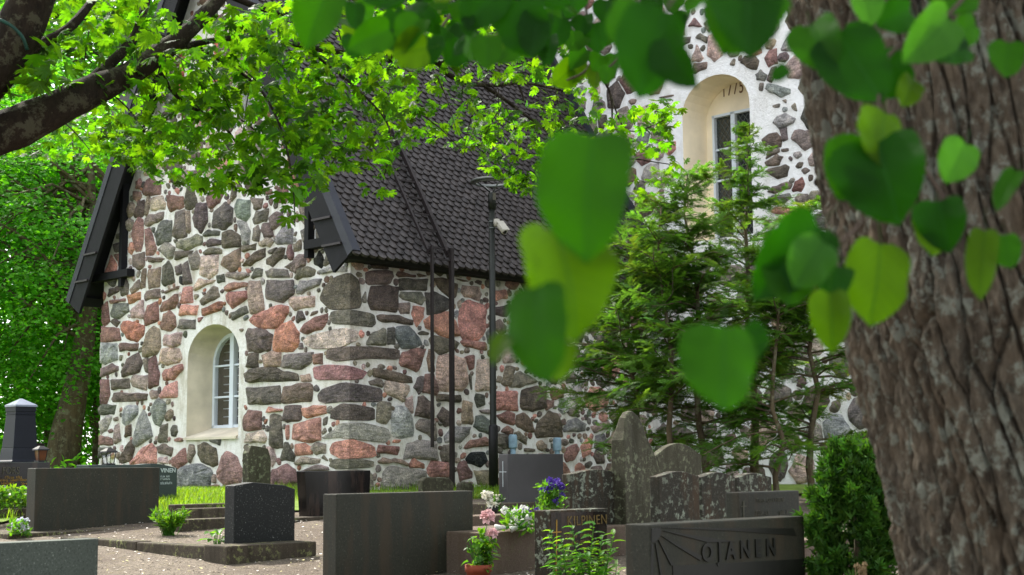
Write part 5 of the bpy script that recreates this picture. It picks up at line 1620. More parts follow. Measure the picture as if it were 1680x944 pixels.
under(MB().tube([tg - Z * .05, tg + Z * tb_h * .8], [.03, .008], 8, color=(1, 1, 1)).build('stem', M['bark_far']), e)

# ------------------------------------------------------------------ maple: trunk out of frame, limbs and leaves across the upper left
mp0 = Vector((-4.7, 8.7, gz(-4.7, 8.7)))
maple = empty('maple_tree', mp0, 'large maple whose dark limbs and green leaves hang across the upper left', 'tree')
def limb(pts, name='branch', mat='bark_maple', segs=12, rough=.12):
    P = [at(x, y, Y) if len(q) == 4 else None for q in pts for (x, y, Y, r) in [q]]
    # smooth the polyline
    R_ = [q[3] for q in pts]
    sp = []; sr = []
    for i in range(len(P) - 1):
        p0, p1_, p2_, p3_ = P[max(i - 1, 0)], P[i], P[i + 1], P[min(i + 2, len(P) - 1)]
        for t in np.linspace(0, 1, 6)[:-1]:
            sp.append(.5 * ((2 * p1_) + (p2_ - p0) * t + (2 * p0 - 5 * p1_ + 4 * p2_ - p3_) * t * t + (3 * p1_ - p0 - 3 * p2_ + p3_) * t ** 3))
            sr.append(R_[i] + (R_[i + 1] - R_[i]) * t)
    sp.append(P[-1]); sr.append(R_[-1])
    return MB().tube(sp, sr, segs, rough=rough, color=(1, 1, 1)), sp
def mlimb(pts, segs=12):
    mb, sp = limb(pts, segs=segs)
    under(mb.build('branch', M['bark_maple'], smooth=True), maple)
    return sp
mtop = Vector((-4.35, 8.8, 2.75))
under(MB().tube([mp0 - Z * .2, mp0 + Z * .3, mp0.lerp(mtop, .5), mtop, mtop + Vector((.3, .05, .35))], [.46, .36, .31, .30, .2], 20, rough=.1, color=(1, 1, 1)).build('trunk', M['bark_maple'], smooth=True), maple)
SP = []
SP.append(mlimb([(-330, 330, 8.8, .26), (-120, 262, 8.9, .175), (0, 218, 9.0, .145), (70, 190, 9.1, .125), (130, 158, 9.2, .11), (200, 128, 9.4, .085), (262, 88, 9.6, .075), (310, 50, 9.7, .06), (370, -15, 9.9, .05), (430, -90, 10, .035)]))
SP.append(mlimb([(-330, 330, 8.8, .26), (-150, 235, 8.75, .2), (-40, 140, 8.7, .175), (15, 75, 8.7, .15), (45, 15, 8.7, .14), (70, -60, 8.7, .13), (110, -200, 8.8, .11)]))
SP.append(mlimb([(40, 85, 8.75, .045), (90, 62, 8.9, .036), (125, 35, 9.0, .032), (160, -10, 9.2, .026), (200, -60, 9.3, .02)], 8))
SP.append(mlimb([(120, 160, 9.2, .05), (210, 75, 9.5, .035), (235, 20, 9.6, .03), (250, -40, 9.8, .025)], 8))
SP.append(mlimb([(255, 92, 9.6, .03), (330, 70, 9.9, .022), (420, 62, 10.2, .018), (520, 80, 10.6, .024), (600, 92, 10.9, .024), (660, 100, 11.1, .022)], 8))
SP.append(mlimb([(580, 84, 10.9, .026), (705, 98, 11.2, .025), (735, 122, 11.3, .024), (770, 137, 11.4, .022), (815, 140, 11.5, .018), (860, 136, 11.6, .014), (925, 150, 11.7, .008)], 8))
SP.append(mlimb([(795, 142, 11.45, .016), (830, 165, 11.5, .014), (870, 195, 11.6, .011), (935, 232, 11.8, .008), (1000, 240, 12, .006)], 6))
SP.append(mlimb([(850, 138, 11.6, .01), (858, 160, 11.6, .008), (856, 172, 11.6, .004)], 6))
SP.append(mlimb([(700, 96, 11.2, .014), (745, 102, 11.2, .012), (790, 95, 11.3, .009), (820, 118, 11.3, .005)], 6))
SP.append(mlimb([(262, 120, 9.7, .02), (300, 168, 9.8, .013), (360, 200, 9.9, .011), (395, 246, 10, .006)], 6))
SP.append(mlimb([(330, 80, 9.9, .014), (420, 140, 9.8, .011), (462, 215, 9.6, .008), (480, 300, 9.4, .006), (484, 372, 9.3, .003)], 6))
SP.append(mlimb([(500, 78, 10.5, .012), (590, 150, 10.4, .009), (640, 215, 10.3, .007), (628, 300, 10.2, .004)], 6))
SP.append(mlimb([(935, 60, 11.8, .012), (1000, 150, 12, .010), (1005, 250, 12.1, .007), (1050, 262, 12.1, .006), (1100, 270, 12.2, .004)], 6))
SP.append(mlimb([(1000, 150, 12, .008), (1030, 215, 12, .006), (1095, 195, 12.1, .004)], 6))
SP.append(mlimb([(600, 92, 10.9, .016), (650, 40, 10.8, .013), (720, -20, 10.8, .010), (800, -60, 10.9, .008)], 6))
SP.append(mlimb([(370, -10, 9.9, .03), (450, 20, 10.1, .02), (560, 30, 10.4, .014), (690, 20, 10.9, .01)], 8))
SP.append(mlimb([(-120, 262, 8.9, .06), (-60, 330, 9.2, .03), (-20, 300, 9.6, .015)], 6))
# thin hanging twigs
for k in range(46):
    x, y, Y_ = rng.choice([(rng.uniform(60, 420), rng.uniform(20, 200), 9.8), (rng.uniform(380, 720), rng.uniform(20, 200), 10.5), (rng.uniform(700, 960), rng.uniform(60, 200), 11.4)])
    dx, dy = rng.uniform(-50, 80), rng.uniform(30, 110)
    mlimb([(x, y, Y_, .006), (x + dx * .5, y + dy * .4, Y_ + rng.uniform(-.1, .1), .005), (x + dx, y + dy, Y_ + rng.uniform(-.2, .2), .002)], 4)
# a green cable clipped to the limb
cb, _ = limb([(0, 33, 8.5, .011), (18, 42, 8.5, .011), (36, 60, 8.52, .011), (45, 82, 8.56, .011)])
M['cable_green'] = plain('green_cable', srgb(10, 56, 45), .4)
o = cb.build('limb_cable', M['cable_green'], smooth=True); tag(o, 'short green electric cable looped over the thick maple limb', 'cable')

def maple_outline():
    half = [(0.0, 1.0), (.07, .80), (.17, .84), (.20, .62), (.12, .42), (.36, .66), (.50, .78), (.55, .58), (.72, .56), (.56, .40), (.38, .22), (.62, .18), (.80, .14), (.60, .0), (.52, -.16), (.28, -.10), (.08, -.18)]
    pts = half + [(-x, y) for x, y in reversed(half[1:])]
    return pts
MO = maple_outline()
n_mo = len(MO)
def mleaf_verts(mw, size, droop, fold):
    vs = []
    for x, y in MO + [(0, .12)]:
        z = -droop * (x * x + max(y, 0) ** 2) + fold * abs(x)
        vs.append(mw @ Vector((x * size, y * size, z * size)))
    return vs
mfaces = [(k, (k + 1) % n_mo, n_mo) for k in range(n_mo)]
mvar = []
for k in range(4):
    me = MB(); me.add(mleaf_verts(Matrix.Identity(4), 1.0, .12 + .1 * k, .1 * (k % 2) - .05), mfaces, 0, (rng.uniform(.8, 1.15), rng.uniform(.9, 1.1), rng.uniform(.7, 1)))
    mvar.append(me.mesh('maple_leaf', M['leaf_maple']))
blobs = [  # px, py, rx, ry, Y, dY, count, size
    (70, 30, 110, 60, 10.6, .8, 150, .062), (140, 40, 150, 55, 9.6, 1.0, 356, 0.077), (60, 110, 80, 42, 8.8, .35, 71, 0.083), (30, 130, 40, 30, 8.8, .3, 24, 0.083),
    (270, 150, 110, 80, 9.9, .7, 372, 0.077), (400, 110, 140, 100, 10.1, .9, 580, 0.077), (315, 262, 90, 46, 10.7, .6, 220, 0.066),
    (240, 235, 85, 45, 10.9, .6, 294, 0.064), (120, 205, 90, 40, 11.2, .5, 139, 0.061), (460, 225, 75, 70, 9.7, .5, 178, 0.077), (478, 332, 24, 46, 9.3, .2, 34, 0.083), (420, 285, 50, 28, 9.7, .3, 52, 0.077),
    (580, 180, 110, 95, 10.4, .8, 436, 0.070), (622, 285, 42, 34, 10.2, .3, 71, 0.070), (545, 262, 45, 50, 10.2, .4, 55, 0.073), (560, 55, 190, 62, 10.3, 1.0, 644, 0.070),
    (700, 165, 85, 60, 11.1, .6, 212, 0.064), (700, 215, 40, 20, 11.1, .3, 31, 0.062), (820, 75, 120, 60, 11.4, .7, 395, 0.062), (765, 220, 46, 24, 11.5, .3, 65, 0.059), (850, 225, 85, 68, 11.6, .5, 313, 0.062),
    (856, 298, 26, 24, 11.5, .2, 37, 0.062), (925, 165, 60, 60, 11.8, .5, 160, 0.062), (985, 245, 50, 36, 12.0, .4, 93, 0.062), (1050, 215, 58, 46, 12.1, .4, 186, 0.062), (1090, 190, 34, 30, 12.1, .3, 52, 0.062), (1062, 296, 42, 26, 12.1, .3, 52, 0.062), (1110, 272, 22, 14, 12.1, .2, 18, 0.062),
    (400, 240, 110, 62, 9.7, .4, 76, .078), (350, 292, 34, 26, 9.7, .2, 20, .075), (505, 300, 36, 40, 9.5, .3, 34, .075),
    (100, 230, 120, 30, 11.4, .4, 108, 0.061),
    # the crown above the frame
    (250, -130, 330, 110, 9.8, 1.4, 520, .080), (200, -190, 420, 130, 13.2, 1.6, 520, .095), (660, -120, 220, 80, 10.8, .8, 200, .070), (200, -420, 420, 180, 9.6, 2.0, 400, .085), (-250, 40, 200, 160, 9.2, 1.2, 300, .080), (-200, -300, 250, 200, 8.5, 1.6, 500, .085)]
allp = []
for (cx, cy, rx, ry, Y_, dY, cnt, sz) in blobs:
    for _ in range(cnt):
        while True:
            a, b = rng.uniform(-1, 1), rng.uniform(-1, 1)
            if a * a + b * b < 1: break
        # leaves sit in clumps along twigs
        Yl = Y_ + rng.uniform(-dY, dY)
        p = at(cx + a * rx, cy + b * ry, Yl)
        cl = mnoise.noise(p * 2.6)
        if cl < -.10 and rng.random() < .8: continue
        allp.append((p, sz * rng.uniform(.72, 1.3), cy > -60))
rng.shuffle(allp)
ml = MB(); nsingle = 0
vis = []
for p, s, inframe in allp:
    nrm = (Z * rng.uniform(.5, 1.1) + rdir(.75)).normalized()
    d = (Vector((rng.uniform(-1, 1), rng.uniform(-1, 1), rng.uniform(-1.1, -.1)))); d = (d - nrm * d.dot(nrm)).normalized()
    xx = d.cross(nrm).normalized()
    mw = Matrix(((xx.x, d.x, nrm.x, p.x), (xx.y, d.y, nrm.y, p.y), (xx.z, d.z, nrm.z, p.z), (0, 0, 0, 1)))
    px, py = to_px(p)
    vis.append((s / p.y if (-10 < px < 1130 and -10 < py < 400) else 0, mw, s))
order = sorted(range(len(vis)), key=lambda i: -vis[i][0])
chosen = set(order[:300])
for i, (_, mw, s) in enumerate(vis):
    if i in chosen:
        o = bpy.data.objects.new('leaf', mvar[i % 4]); col.objects.link(o); o.parent = maple
        o.matrix_parent_inverse = Matrix.Translation(-mp0); o.matrix_basis = mw @ Matrix.Scale(s, 4)
    else:
        k = rng.choice([.38, .55, .75, 1, 1.15, 1.35]) * rng.uniform(.85, 1.15)
        ml.add(mleaf_verts(mw, s, rng.uniform(.05, .5), rng.uniform(-.1, .2)), mfaces, 0, (k * rng.uniform(.75, 1.2), k * rng.uniform(.95, 1.1), k * rng.uniform(.6, 1)))
o = under(ml.build('crown', M['leaf_maple']), maple); o['kind'] = 'stuff'

# ------------------------------------------------------------------ linden: bark-furrowed trunk at the right, leaves hanging before the lens
LT = [at(1548, -420, 3.65), at(1560, -40, 3.6), at(1607, 230, 3.6), at(1664, 500, 3.6), at(1740, 750, 3.6), at(1812, 1000, 3.6)]
low = LT[-1] + (LT[-1] - LT[-2]) * .55; low.z = -.1
LT = [LT[0] + Vector((-.1, 0, 1.4))] + LT + [low]
LR = [.408, .414, .42, .424, .434, .446, .462, .54]
linden = empty('linden_tree', (low.x, low.y, 0), 'thick furrowed linden trunk at the right with large leaves hanging before it', 'tree')
def bark_trunk():
    NU, NV = 620, 760
    # arc-length parameter
    cum = [0]
    for i in range(len(LT) - 1): cum.append(cum[-1] + (LT[i + 1] - LT[i]).length)
    tot = cum[-1]
    ts = np.linspace(0, tot, NV)
    cx = np.interp(ts, cum, [p.x for p in LT]); cy = np.interp(ts, cum, [p.y for p in LT]); cz_ = np.interp(ts, cum, [p.z for p in LT]); rr = np.interp(ts, cum, LR)
    ker = np.ones(25) / 25
    sm = lambda a: np.convolve(np.pad(a, 12, mode='edge'), ker, mode='valid')
    cx, cy, cz_, rr = sm(cx), sm(cy), sm(cz_), sm(rr)
    th = np.linspace(0, 2 * np.pi, NU, endpoint=False)
    R0 = .43
    circ = 2 * np.pi * R0
    TH, TS = np.meshgrid(th * R0, ts)
    g = np.random.default_rng(5)
    wx = np.zeros_like(TH); wy = np.zeros_like(TH)
    for k in range(12):                                   # the fissures wander a little
        fx, fy, ph = g.uniform(3, 16), g.uniform(2, 14) * g.choice([-1, 1]), g.uniform(0, 6.28)
        n_ = max(1, round(fx * R0))
        wx += .0026 * np.sin(n_ * TH / R0 + fy * TS + ph); wy += .008 * np.sin(n_ * TH / R0 - fy * TS * .7 + ph * 2)
    X = TH + wx; Yc = TS + wy
    def plates(cw, ch, seed_):
        g2 = np.random.default_rng(seed_)
        nx = int(round(circ / cw)); ny = int(tot / ch) + 3
        sx = (np.arange(nx)[None, :] + g2.uniform(-.36, .36, (ny, nx)) + (np.arange(ny)[:, None] % 2) * .5) * (circ / nx)
        sy = (np.arange(ny)[:, None] - 1 + g2.uniform(-.45, .45, (ny, nx))) * ch
        f1 = np.full(TH.shape, 9.0); f2 = np.full(TH.shape, 9.0); idx = np.zeros(TH.shape); lean = np.zeros(TH.shape)
        hh = g2.uniform(.55, 1.15, (ny, nx)); ll = g2.uniform(-1, 1, (ny, nx))
        ymin, ymax = Yc.min(axis=1), Yc.max(axis=1)
        for j in range(ny):
            rs = np.where((ymin < (j + 1.2) * ch) & (ymax > (j - 3.2) * ch))[0]
            if len(rs) == 0: continue
            sl = slice(rs[0], rs[-1] + 1)
            for i in range(nx):
                cc = int(((sx[j, i] % circ) / circ) * NU); half = int(3.2 * cw / circ * NU) + 2
                ci = np.arange(cc - half, cc + half + 1) % NU
                dx = X[sl][:, ci] - sx[j, i]; dx = (dx + circ / 2) % circ - circ / 2
                dy = (Yc[sl][:, ci] - sy[j, i]) * (cw / ch) * .95
                d = np.sqrt(dx * dx + dy * dy)
                a1 = f1[sl][:, ci]; a2 = f2[sl][:, ci]; c1 = d < a1
                t2 = f2[sl]; t2[:, ci] = np.where(c1, a1, np.minimum(a2, d))
                ti = idx[sl]; ti[:, ci] = np.where(c1, hh[j, i], ti[:, ci])
                tl_ = lean[sl]; tl_[:, ci] = np.where(c1, ll[j, i] * dx / cw, tl_[:, ci])
                t1 = f1[sl]; t1[:, ci] = np.where(c1, d, a1)
        return f2 - f1, idx, lean
    e1, h1, l1 = plates(.052, .42, 5)
    e2, h2, l2 = plates(.021, .085, 6)
    big = np.clip(e1 / .0085, 0, 1) ** .6
    small = np.clip(e2 / .005, 0, 1)
    rough = np.zeros_like(TH)
    for k in range(40):
        fx, fy, ph = g.uniform(30, 300), g.uniform(6, 120) * g.choice([-1, 1]), g.uniform(0, 6.28)
        rough += np.sin(round(fx * R0) * TH / R0 + fy * TS + ph) * .0008
    disp = big * (.034 * h1 + .005 * l1 + small * .005 * h2 + .003 * l2) - .027 + rough
    # big swellings
    disp += .014 * np.sin(2 * TH / R0 + 1.7 * TS) + .01 * np.sin(3 * TH / R0 - 2.3 * TS + 1)
    Rr = rr[:, None] + disp
    V_ = np.stack([cx[:, None] + Rr * np.cos(th)[None, :], cy[:, None] + Rr * np.sin(th)[None, :], np.repeat(cz_[:, None], NU, 1)], -1).reshape(-1, 3)
    I = np.arange(NV * NU).reshape(NV, NU)
    A = I[:-1, :]; B = I[1:, :]
    F = np.stack([A, np.roll(A, -1, 1), np.roll(B, -1, 1), B], -1).reshape(-1, 4)[:, ::-1]
    me = bpy.data.meshes.new('trunk')
    me.from_pydata(V_.tolist(), [], F.tolist())
    me.materials.append(M['bark_linden'])
    me.update()
    o = bpy.data.objects.new('trunk', me); col.objects.link(o)
    return under(o, linden)
bark_trunk()

def linden_mesh(seed):
    R = random.Random(seed * 7 + 3)
    pr_t = [0, .03, .08, .16, .27, .40, .53, .65, .75, .83, .89, .94, .975, 1.0]
    pr_w = [.20, .34, .43, .485, .508, .505, .48, .435, .372, .295, .215, .125, .05, .0]
    asym = R.uniform(.84, 1.0); cup = R.uniform(-.35, .45); curl = R.uniform(-.1, .6); twist = R.uniform(-.5, .5); vee = R.uniform(-.04, .18); ph = R.uniform(0, 6)
    NY, NX = 30, 8
    vs = []; fs = []
    for j in range(NY + 1):
        t = j / NY
        w_ = float(np.interp(t, pr_t, pr_w))
        for i in range(-NX // 2, NX // 2 + 1):
            s = i / (NX / 2)
            ws = w_ * (asym if s < 0 else 1)
            if abs(s) == 1: ws *= 1 + (.055 if j % 2 else -.025) + .03 * math.sin(t * 9 + ph + s)
            x = ws * s
            y = t - abs(s) ** 1.3 * .035 * max(0.0, 1 - t * 3.2) + (.0 if abs(s) < 1 else -.008)
            bow = .03 * math.sin(t * 3.14 * 1.2)
            ripple = .028 * math.sin(t * 15 + s * 4 + ph) * abs(s) ** 2
            z = cup * x * x * 1.4 + vee * abs(x) - curl * (t - .25) ** 2 * .7 + ripple + twist * x * t * .8
            if i == 0: z -= .014
            vs.append((x + bow, y, z))
    n = NX + 1
    for j in range(NY):
        for i in range(NX):
            fs.append((j * n + i, j * n + i + 1, (j + 1) * n + i + 1, (j + 1) * n + i))
    # leaf stalk
    o = len(vs)
    for k in range(5):
        f = k / 4; c = (R.uniform(-.01, .01) + .05 * f * f * (1 if seed % 2 else -1), .02 - .42 * f, -.02 - .10 * f * f)
        for dx, dz in ((-.008, 0), (.008, 0), (0, .014)): vs.append((c[0] + dx, c[1], c[2] + dz))
    for k in range(4):
        for m_ in range(3):
            a_, b_ = o + k * 3 + m_, o + k * 3 + (m_ + 1) % 3
            fs.append((a_, b_, b_ + 3, a_ + 3))
    return vs, fs
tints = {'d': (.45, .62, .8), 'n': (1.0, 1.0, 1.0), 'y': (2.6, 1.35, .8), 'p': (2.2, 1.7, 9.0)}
lm = {}
def linden_leaf(px, py, Lpx, Wpx, ang, Y, tint='n', tiltx=0.0, tilty=0.0, seed=None):
    """px,py: stalk end; ang: direction of the tip in the picture, degrees clockwise from straight down"""
    seed = rng.randrange(9) if seed is None else seed
    key = (seed, tint)
    if key not in lm:
        vs, fs = linden_mesh(seed); lm[key] = MB().add(vs, fs, 0, tints[tint]).mesh('linden_leaf', M['leaf_near'], True)
    p = at(px, py, Y)
    a = math.radians(ang)
    right = CAM_R @ Vector((1, 0, 0)); upv = CAM_R @ Vector((0, 1, 0)); back = CAM_R @ Vector((0, 0, 1))
    yax = (-upv * math.cos(a) - right * math.sin(a)) 
    zax = back
    xax = yax.cross(zax)
    rot = Matrix((xax, yax, zax)).transposed()
    rot = rot @ Matrix.Rotation(math.radians(tiltx), 3, 'X') @ Matrix.Rotation(math.radians(tilty), 3, 'Y')
    L = Lpx * Y / F_PX; W = Wpx * Y / F_PX
    S = Matrix.Diagonal((W, L, (W + L) / 2, 1))
    o = bpy.data.objects.new('leaf', lm[key]); col.objects.link(o)
    o.parent = linden; o.matrix_parent_inverse = Matrix.Translation(-Vector(linden.location))
    o.matrix_basis = Matrix.Translation(p) @ rot.to_4x4() @ S
    return p
def twig(pts, r=.003):
    mb, sp = limb([(x, y, Y, r * (1 - .5 * i / len(pts))) for i, (x, y, Y) in enumerate(pts)], segs=6, rough=.05)
    o = mb.build('twig', M['bark_twig'], smooth=True); under(o, linden)
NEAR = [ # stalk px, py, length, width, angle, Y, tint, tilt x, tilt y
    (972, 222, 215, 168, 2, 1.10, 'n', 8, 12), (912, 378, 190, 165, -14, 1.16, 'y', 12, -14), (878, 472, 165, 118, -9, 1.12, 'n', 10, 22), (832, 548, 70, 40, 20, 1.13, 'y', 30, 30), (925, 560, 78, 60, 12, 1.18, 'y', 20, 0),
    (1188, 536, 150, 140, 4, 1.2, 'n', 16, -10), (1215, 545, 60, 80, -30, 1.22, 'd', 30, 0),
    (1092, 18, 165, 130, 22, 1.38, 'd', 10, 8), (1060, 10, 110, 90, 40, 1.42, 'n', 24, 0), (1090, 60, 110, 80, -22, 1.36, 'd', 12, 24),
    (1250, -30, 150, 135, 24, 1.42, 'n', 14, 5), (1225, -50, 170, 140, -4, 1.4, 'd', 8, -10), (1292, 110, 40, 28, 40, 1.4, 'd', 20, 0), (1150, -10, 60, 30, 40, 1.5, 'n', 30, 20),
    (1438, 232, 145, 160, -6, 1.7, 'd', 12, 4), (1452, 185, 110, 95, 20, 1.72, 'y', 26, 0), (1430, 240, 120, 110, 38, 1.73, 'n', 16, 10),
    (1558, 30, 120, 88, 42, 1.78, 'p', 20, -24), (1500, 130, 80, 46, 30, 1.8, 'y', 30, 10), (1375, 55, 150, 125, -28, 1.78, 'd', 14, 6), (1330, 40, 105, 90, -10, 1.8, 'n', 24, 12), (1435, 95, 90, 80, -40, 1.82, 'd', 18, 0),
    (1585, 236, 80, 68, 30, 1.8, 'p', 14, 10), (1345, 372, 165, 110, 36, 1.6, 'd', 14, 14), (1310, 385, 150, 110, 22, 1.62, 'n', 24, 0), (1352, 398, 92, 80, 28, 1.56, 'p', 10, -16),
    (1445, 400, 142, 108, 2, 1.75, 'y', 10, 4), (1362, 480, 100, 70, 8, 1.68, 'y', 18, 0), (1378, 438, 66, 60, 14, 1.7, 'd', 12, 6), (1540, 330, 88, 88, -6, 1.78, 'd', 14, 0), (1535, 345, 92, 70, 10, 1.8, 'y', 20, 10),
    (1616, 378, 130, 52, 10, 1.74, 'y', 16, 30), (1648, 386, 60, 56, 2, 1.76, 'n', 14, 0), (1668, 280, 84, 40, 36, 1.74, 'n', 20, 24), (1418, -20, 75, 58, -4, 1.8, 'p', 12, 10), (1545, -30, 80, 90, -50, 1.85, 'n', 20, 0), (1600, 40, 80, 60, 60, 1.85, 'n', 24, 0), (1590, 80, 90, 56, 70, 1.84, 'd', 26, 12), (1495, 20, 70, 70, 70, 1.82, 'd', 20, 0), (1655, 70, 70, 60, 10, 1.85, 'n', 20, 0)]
for q in NEAR:
    q = list(q); q[7] += rng.uniform(0, 16); q[8] += rng.uniform(-22, 22); q[4] += rng.uniform(-8, 8)
    linden_leaf(*q)
twig([(1760, 340, 1.85), (1680, 392, 1.8), (1640, 386, 1.78), (1590, 370, 1.78), (1560, 340, 1.78), (1500, 250, 1.78)], .0035)
twig([(1620, -60, 1.85), (1560, 20, 1.82), (1460, 90, 1.8), (1440, 190, 1.74), (1445, 300, 1.74), (1400, 380, 1.7), (1360, 400, 1.66)], .003)
twig([(1180, -80, 1.45), (1120, -20, 1.42), (1092, 18, 1.4)], .002)
twig([(1330, -80, 1.45), (1260, -40, 1.42), (1225, -50, 1.42)], .002)
# smaller leaves of the same tree, further out along its boughs
for k in range(75):
    x, y = rng.gauss(720, 110), rng.uniform(-60, 88) * (1 - .0)
    if not 480 < x < 930: continue
    lim = 105 - abs(x - 720) * .22
    if y > lim: continue
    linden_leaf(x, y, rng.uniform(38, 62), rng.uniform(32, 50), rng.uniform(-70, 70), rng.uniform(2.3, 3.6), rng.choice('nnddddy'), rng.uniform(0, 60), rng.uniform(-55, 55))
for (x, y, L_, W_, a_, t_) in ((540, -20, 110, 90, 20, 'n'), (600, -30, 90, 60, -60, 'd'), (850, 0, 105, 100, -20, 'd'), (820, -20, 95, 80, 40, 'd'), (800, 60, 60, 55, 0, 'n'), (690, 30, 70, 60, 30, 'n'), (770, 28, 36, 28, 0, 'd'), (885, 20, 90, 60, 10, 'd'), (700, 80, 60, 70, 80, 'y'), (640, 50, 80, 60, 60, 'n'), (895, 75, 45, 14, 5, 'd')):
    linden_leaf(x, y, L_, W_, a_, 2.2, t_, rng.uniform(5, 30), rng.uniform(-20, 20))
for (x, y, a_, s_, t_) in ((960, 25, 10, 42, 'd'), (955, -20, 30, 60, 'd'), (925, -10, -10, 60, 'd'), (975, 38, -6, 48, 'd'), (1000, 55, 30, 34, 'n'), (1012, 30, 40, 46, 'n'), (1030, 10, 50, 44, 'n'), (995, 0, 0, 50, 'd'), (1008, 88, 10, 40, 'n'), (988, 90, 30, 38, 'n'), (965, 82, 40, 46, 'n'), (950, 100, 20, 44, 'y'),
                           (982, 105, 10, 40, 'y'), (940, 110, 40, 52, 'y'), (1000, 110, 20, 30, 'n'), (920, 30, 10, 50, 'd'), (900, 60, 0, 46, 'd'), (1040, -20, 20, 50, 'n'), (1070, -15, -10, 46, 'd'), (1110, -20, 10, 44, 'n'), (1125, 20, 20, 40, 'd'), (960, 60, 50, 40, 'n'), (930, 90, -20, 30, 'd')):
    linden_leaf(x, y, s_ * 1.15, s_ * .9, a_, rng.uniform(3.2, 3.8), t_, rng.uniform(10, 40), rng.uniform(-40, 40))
twig([(1060, -60, 3.6), (1040, 10, 3.6), (1028, 60, 3.55), (1010, 100, 3.5), (985, 120, 3.5)], .004)
twig([(965, -40, 3.5), (962, 30, 3.5), (975, 75, 3.5), (962, 115, 3.5), (930, 132, 3.5)], .004)
twig([(830, -60, 3.6), (760, 0, 3.6), (715, 60, 3.5), (690, 110, 3.5)], .005)
twig([(720, -60, 3.6), (640, 0, 3.6), (560, 40, 3.5)], .004)
# limbs and crown above the picture
ltop = LT[0]
for k, (dx, dy, dz) in enumerate(((-1.6, .4, 1.3), (-.6, 1.5, 1.8), (1.2, .8, 1.6), (-.9, -1.2, 1.5), (.9, -1.0, 1.9))):
    a = ltop - Z * .15; b = a + Vector((dx, dy, dz))
    under(MB().tube([a, a.lerp(b, .35) + Z * .12, a.lerp(b, .7) + Z * .05, b], [.15, .10, .06, .03], 10, rough=.1, color=(1, 1, 1)).build('branch', M['bark_linden'], smooth=True), linden)
lc = MB()
vs0, fs0 = linden_mesh(2)
for _ in range(9000):
    d = rdir() * rng.uniform(.3, 1) ** .5
    c = ltop + Vector((d.x * 4.6 - .9, d.y * 4.2 + .4, 2.0 + d.z * 1.9))
    if c.z < 2.9: continue
    x_, y_ = to_px(c) if c.y > .3 else (0, -999)
    if c.y > .3 and -80 < x_ < 1780 and -60 < y_ < 1000: continue
    nrm = (Z + rdir(.7)).normalized(); dd = rdir(); dd = (dd - nrm * dd.dot(nrm)).normalized(); xx = dd.cross(nrm)
    s = rng.uniform(.10, .16); k = rng.uniform(.7, 1.2)
    q = lambda a_, b_: c + dd * a_ * s + xx * b_ * s
    lc.add([q(0, 0), q(.2, .45), q(.6, .38), q(1, 0), q(.6, -.38), q(.2, -.45)], [(0, 1, 2, 3, 4, 5)], 0, (k, k, k))
o = under(lc.build('crown', M['leaf_linden']), linden); o['kind'] = 'stuff'

# ------------------------------------------------------------------ trees beyond the churchyard on the left
def far_tree(pts, crown_c, crown_r, boughs, per, size, label, seed, drop=.35):
    R = random.Random(seed)
    P = [at(x, y, Y) for x, y, Y, r in pts]
    P[0].z = gz(P[0].x, P[0].y) - .05
    e = empty('leafy_tree', P[0], label, 'tree', 'broadleaf trees behind the church')
    top = P[-1]
    tr = MB().tube(P, [q[3] for q in pts], 12, rough=.12, color=(1, 1, 1))
    fo = MB()
    for i in range(boughs):
        d = Vector((R.gauss(0, 1), R.gauss(0, 1), R.gauss(0, 1))).normalized() * R.uniform(.35, 1) ** .6
        c = Vector(crown_c) + Vector((d.x * crown_r[0], d.y * crown_r[1], d.z * crown_r[2]))
        if i % 4 == 0:
            s = P[len(P) // 2].lerp(top, R.random())
            tr.tube([s, s.lerp(c, .5) + Z * .3, c], [.05, .03, .012], 5, cap=False, color=(1, 1, 1))
        out = Vector((d.x, d.y, 0)); out = out.normalized() if out.length > .05 else Vector((1, 0, 0))
        bl = R.uniform(.7, 1.25); tone = R.uniform(.65, 1.3)
        for _ in range(per):
            a, b, h = R.uniform(-1, 1), R.uniform(-1, 1), R.gauss(0, .16)
            if a * a + b * b > 1: continue
            p = c + out * a * bl * 1.2 + Vector((-out.y, out.x, 0)) * b * bl + Z * (h * bl - drop * (a * .5 + .5) ** 2 * bl - drop * b * b * .5)
            nn = (Z * .9 + out * .5 + Vector((R.gauss(0, .45), R.gauss(0, .45), R.gauss(0, .3)))).normalized()
            dd = Vector((R.gauss(0, 1), R.gauss(0, 1), -.6)); dd = (dd - nn * dd.dot(nn)).normalized(); ss = dd.cross(nn)
            l = size * R.uniform(.7, 1.3); w_ = l * .42
            k = tone * R.uniform(.8, 1.2)
            fo.add([p, p + dd * l * .45 + ss * w_, p + dd * l, p + dd * l * .45 - ss * w_], [(0, 1, 2, 3)], 0, (k * R.uniform(.85, 1.2), k, k * R.uniform(.6, 1)))
    under(tr.build('trunk', M['bark_far'], smooth=True), e)
    under(fo.build('crown', M['leaf_far']), e)
far_tree([(98, 765, 28, .36), (108, 715, 28, .31), (122, 650, 28, .25), (136, 580, 28, .21), (146, 500, 28, .17), (150, 400, 28, .12), (150, 250, 28, .06)],
         at(60, 430, 28.8), (3.5, 2.6, 3.4), 230, 230, .085, 'leafy tree with dark leaning trunk beside the church gable', 21)
far_tree([(-60, 765, 31, .3), (-50, 600, 31, .25), (-40, 400, 31, .15), (-40, 250, 31, .08)], at(0, 420, 31), (4.2, 2.5, 5.0), 190, 200, .11, 'pale green tree behind the obelisk, farther left', 22)
far_tree([(82, 765, 34, .16), (82, 680, 34, .14), (84, 560, 34, .1), (86, 400, 34, .06)], at(110, 600, 34.5), (3.2, 2.2, 3.4), 130, 170, .11, 'thin-stemmed tree behind the leaning trunk', 23)
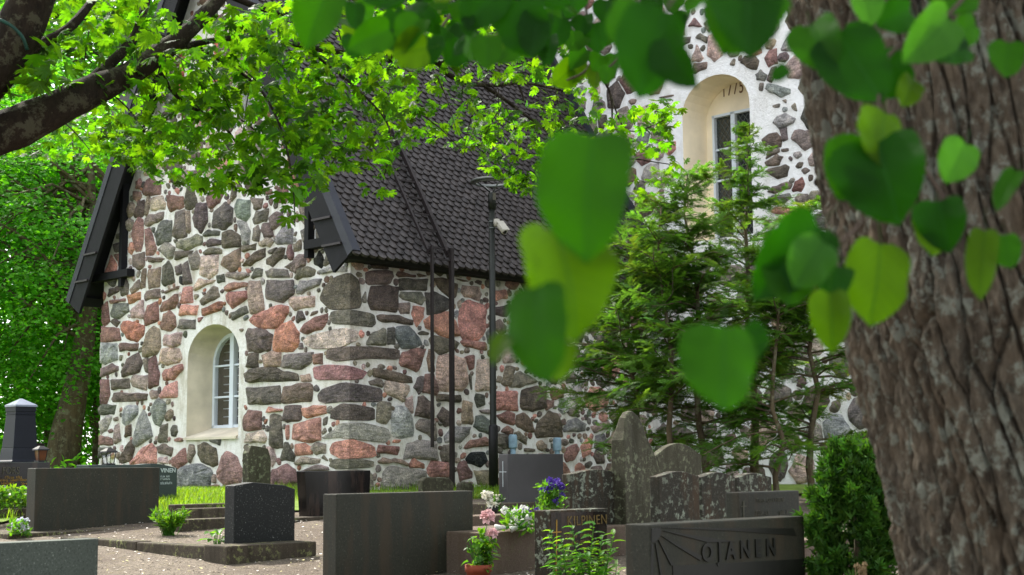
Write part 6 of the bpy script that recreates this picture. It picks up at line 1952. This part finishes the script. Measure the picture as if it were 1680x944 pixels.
far_tree([(156, 762, 30, .07), (157, 700, 30, .06), (158, 600, 30, .05), (158, 480, 30, .03)], at(150, 520, 30.5), (1.6, 1.6, 2.6), 60, 100, .11, 'slender young tree right at the church edge', 24)
far_tree([(260, 765, 40, .35), (260, 500, 40, .3), (260, 200, 40, .2), (260, 0, 40, .1)], at(230, 150, 40), (6.5, 3, 6.5), 150, 120, .19, 'tall tree rising behind the church gable', 25)
far_tree([(40, 765, 42, .35), (40, 500, 42, .3), (30, 200, 42, .2), (30, 0, 42, .1)], at(40, 110, 42), (8.5, 4, 6.0), 300, 130, .22, 'tall bright tree filling the gap above the maple limb', 27)
far_tree([(-260, 765, 28, .35), (-250, 500, 28, .3), (-230, 200, 28, .2), (-220, 0, 28, .1)], at(-150, 300, 28), (3.6, 2.6, 5.5), 110, 110, .13, 'large tree at the far left behind the maple limb', 26)
nb = at(155, 692, 29.7)
e = empty('nest_box', nb, 'small weathered wooden nest box on the slender tree at the church edge', 'nest box')
M['old_wood'] = plain('weathered_wood', srgb(92, 78, 56), .9, 0, .3, 10, .3)
under(MB().box(nb + Vector((-.08, -.08, -.12)), (.16, 0, 0), (0, .16, 0), (0, 0, .22)).build('body', M['old_wood']), e)
under(MB().box(nb + Vector((-.1, -.11, .103)), (.2, 0, 0), (0, .22, .02), (0, 0, .02)).build('lid', M['old_wood']), e)
wd = MB()
for _ in range(26000):
    x, y = rng.uniform(-48, 0), rng.uniform(46, 62)
    z = .86 + rng.uniform(0, 1) ** .9 * (13 + 4 * mnoise.noise((x * .2, y * .2, 1)))
    if mnoise.noise((x * .5, y * .5, z * .5)) < -.18: continue
    p = Vector((x, y, z)); nn = (Z + rdir(.9)).normalized(); dd = rdir(); dd = (dd - nn * dd.dot(nn)).normalized(); ss = dd.cross(nn)
    l = rng.uniform(.25, .5); k = rng.uniform(.5, 1.3) * (1 + .35 * mnoise.noise((x * .35, y * .35, z * .35)))
    wd.add([p, p + dd * l * .5 + ss * l * .4, p + dd * l, p + dd * l * .5 - ss * l * .4], [(0, 1, 2, 3)], 0, (k * rng.uniform(.85, 1.2), k, k * .8))
o = wd.build('far_woods', M['leaf_far']); tag(o, 'mass of green woodland far behind the churchyard', 'woods', kind='stuff')
# low undergrowth at the far edge of the lawn
ug = MB()
for _ in range(7000):
    x, y = rng.uniform(-16, -5), rng.uniform(24, 40)
    hgt = .9 * max(0, .3 + mnoise.noise((x * .5, y * .5, 7)))
    p = Vector((x, y, gz(x, y) + rng.random() * hgt)); leaf(ug, p, rdir() + Z * .4, Z + rdir(.6), rng.uniform(.1, .2), .09, green(.4, .4))
o = ug.build('undergrowth', M['leaf_far']); tag(o, 'low green undergrowth beneath the trees behind the graves', 'undergrowth', kind='stuff')
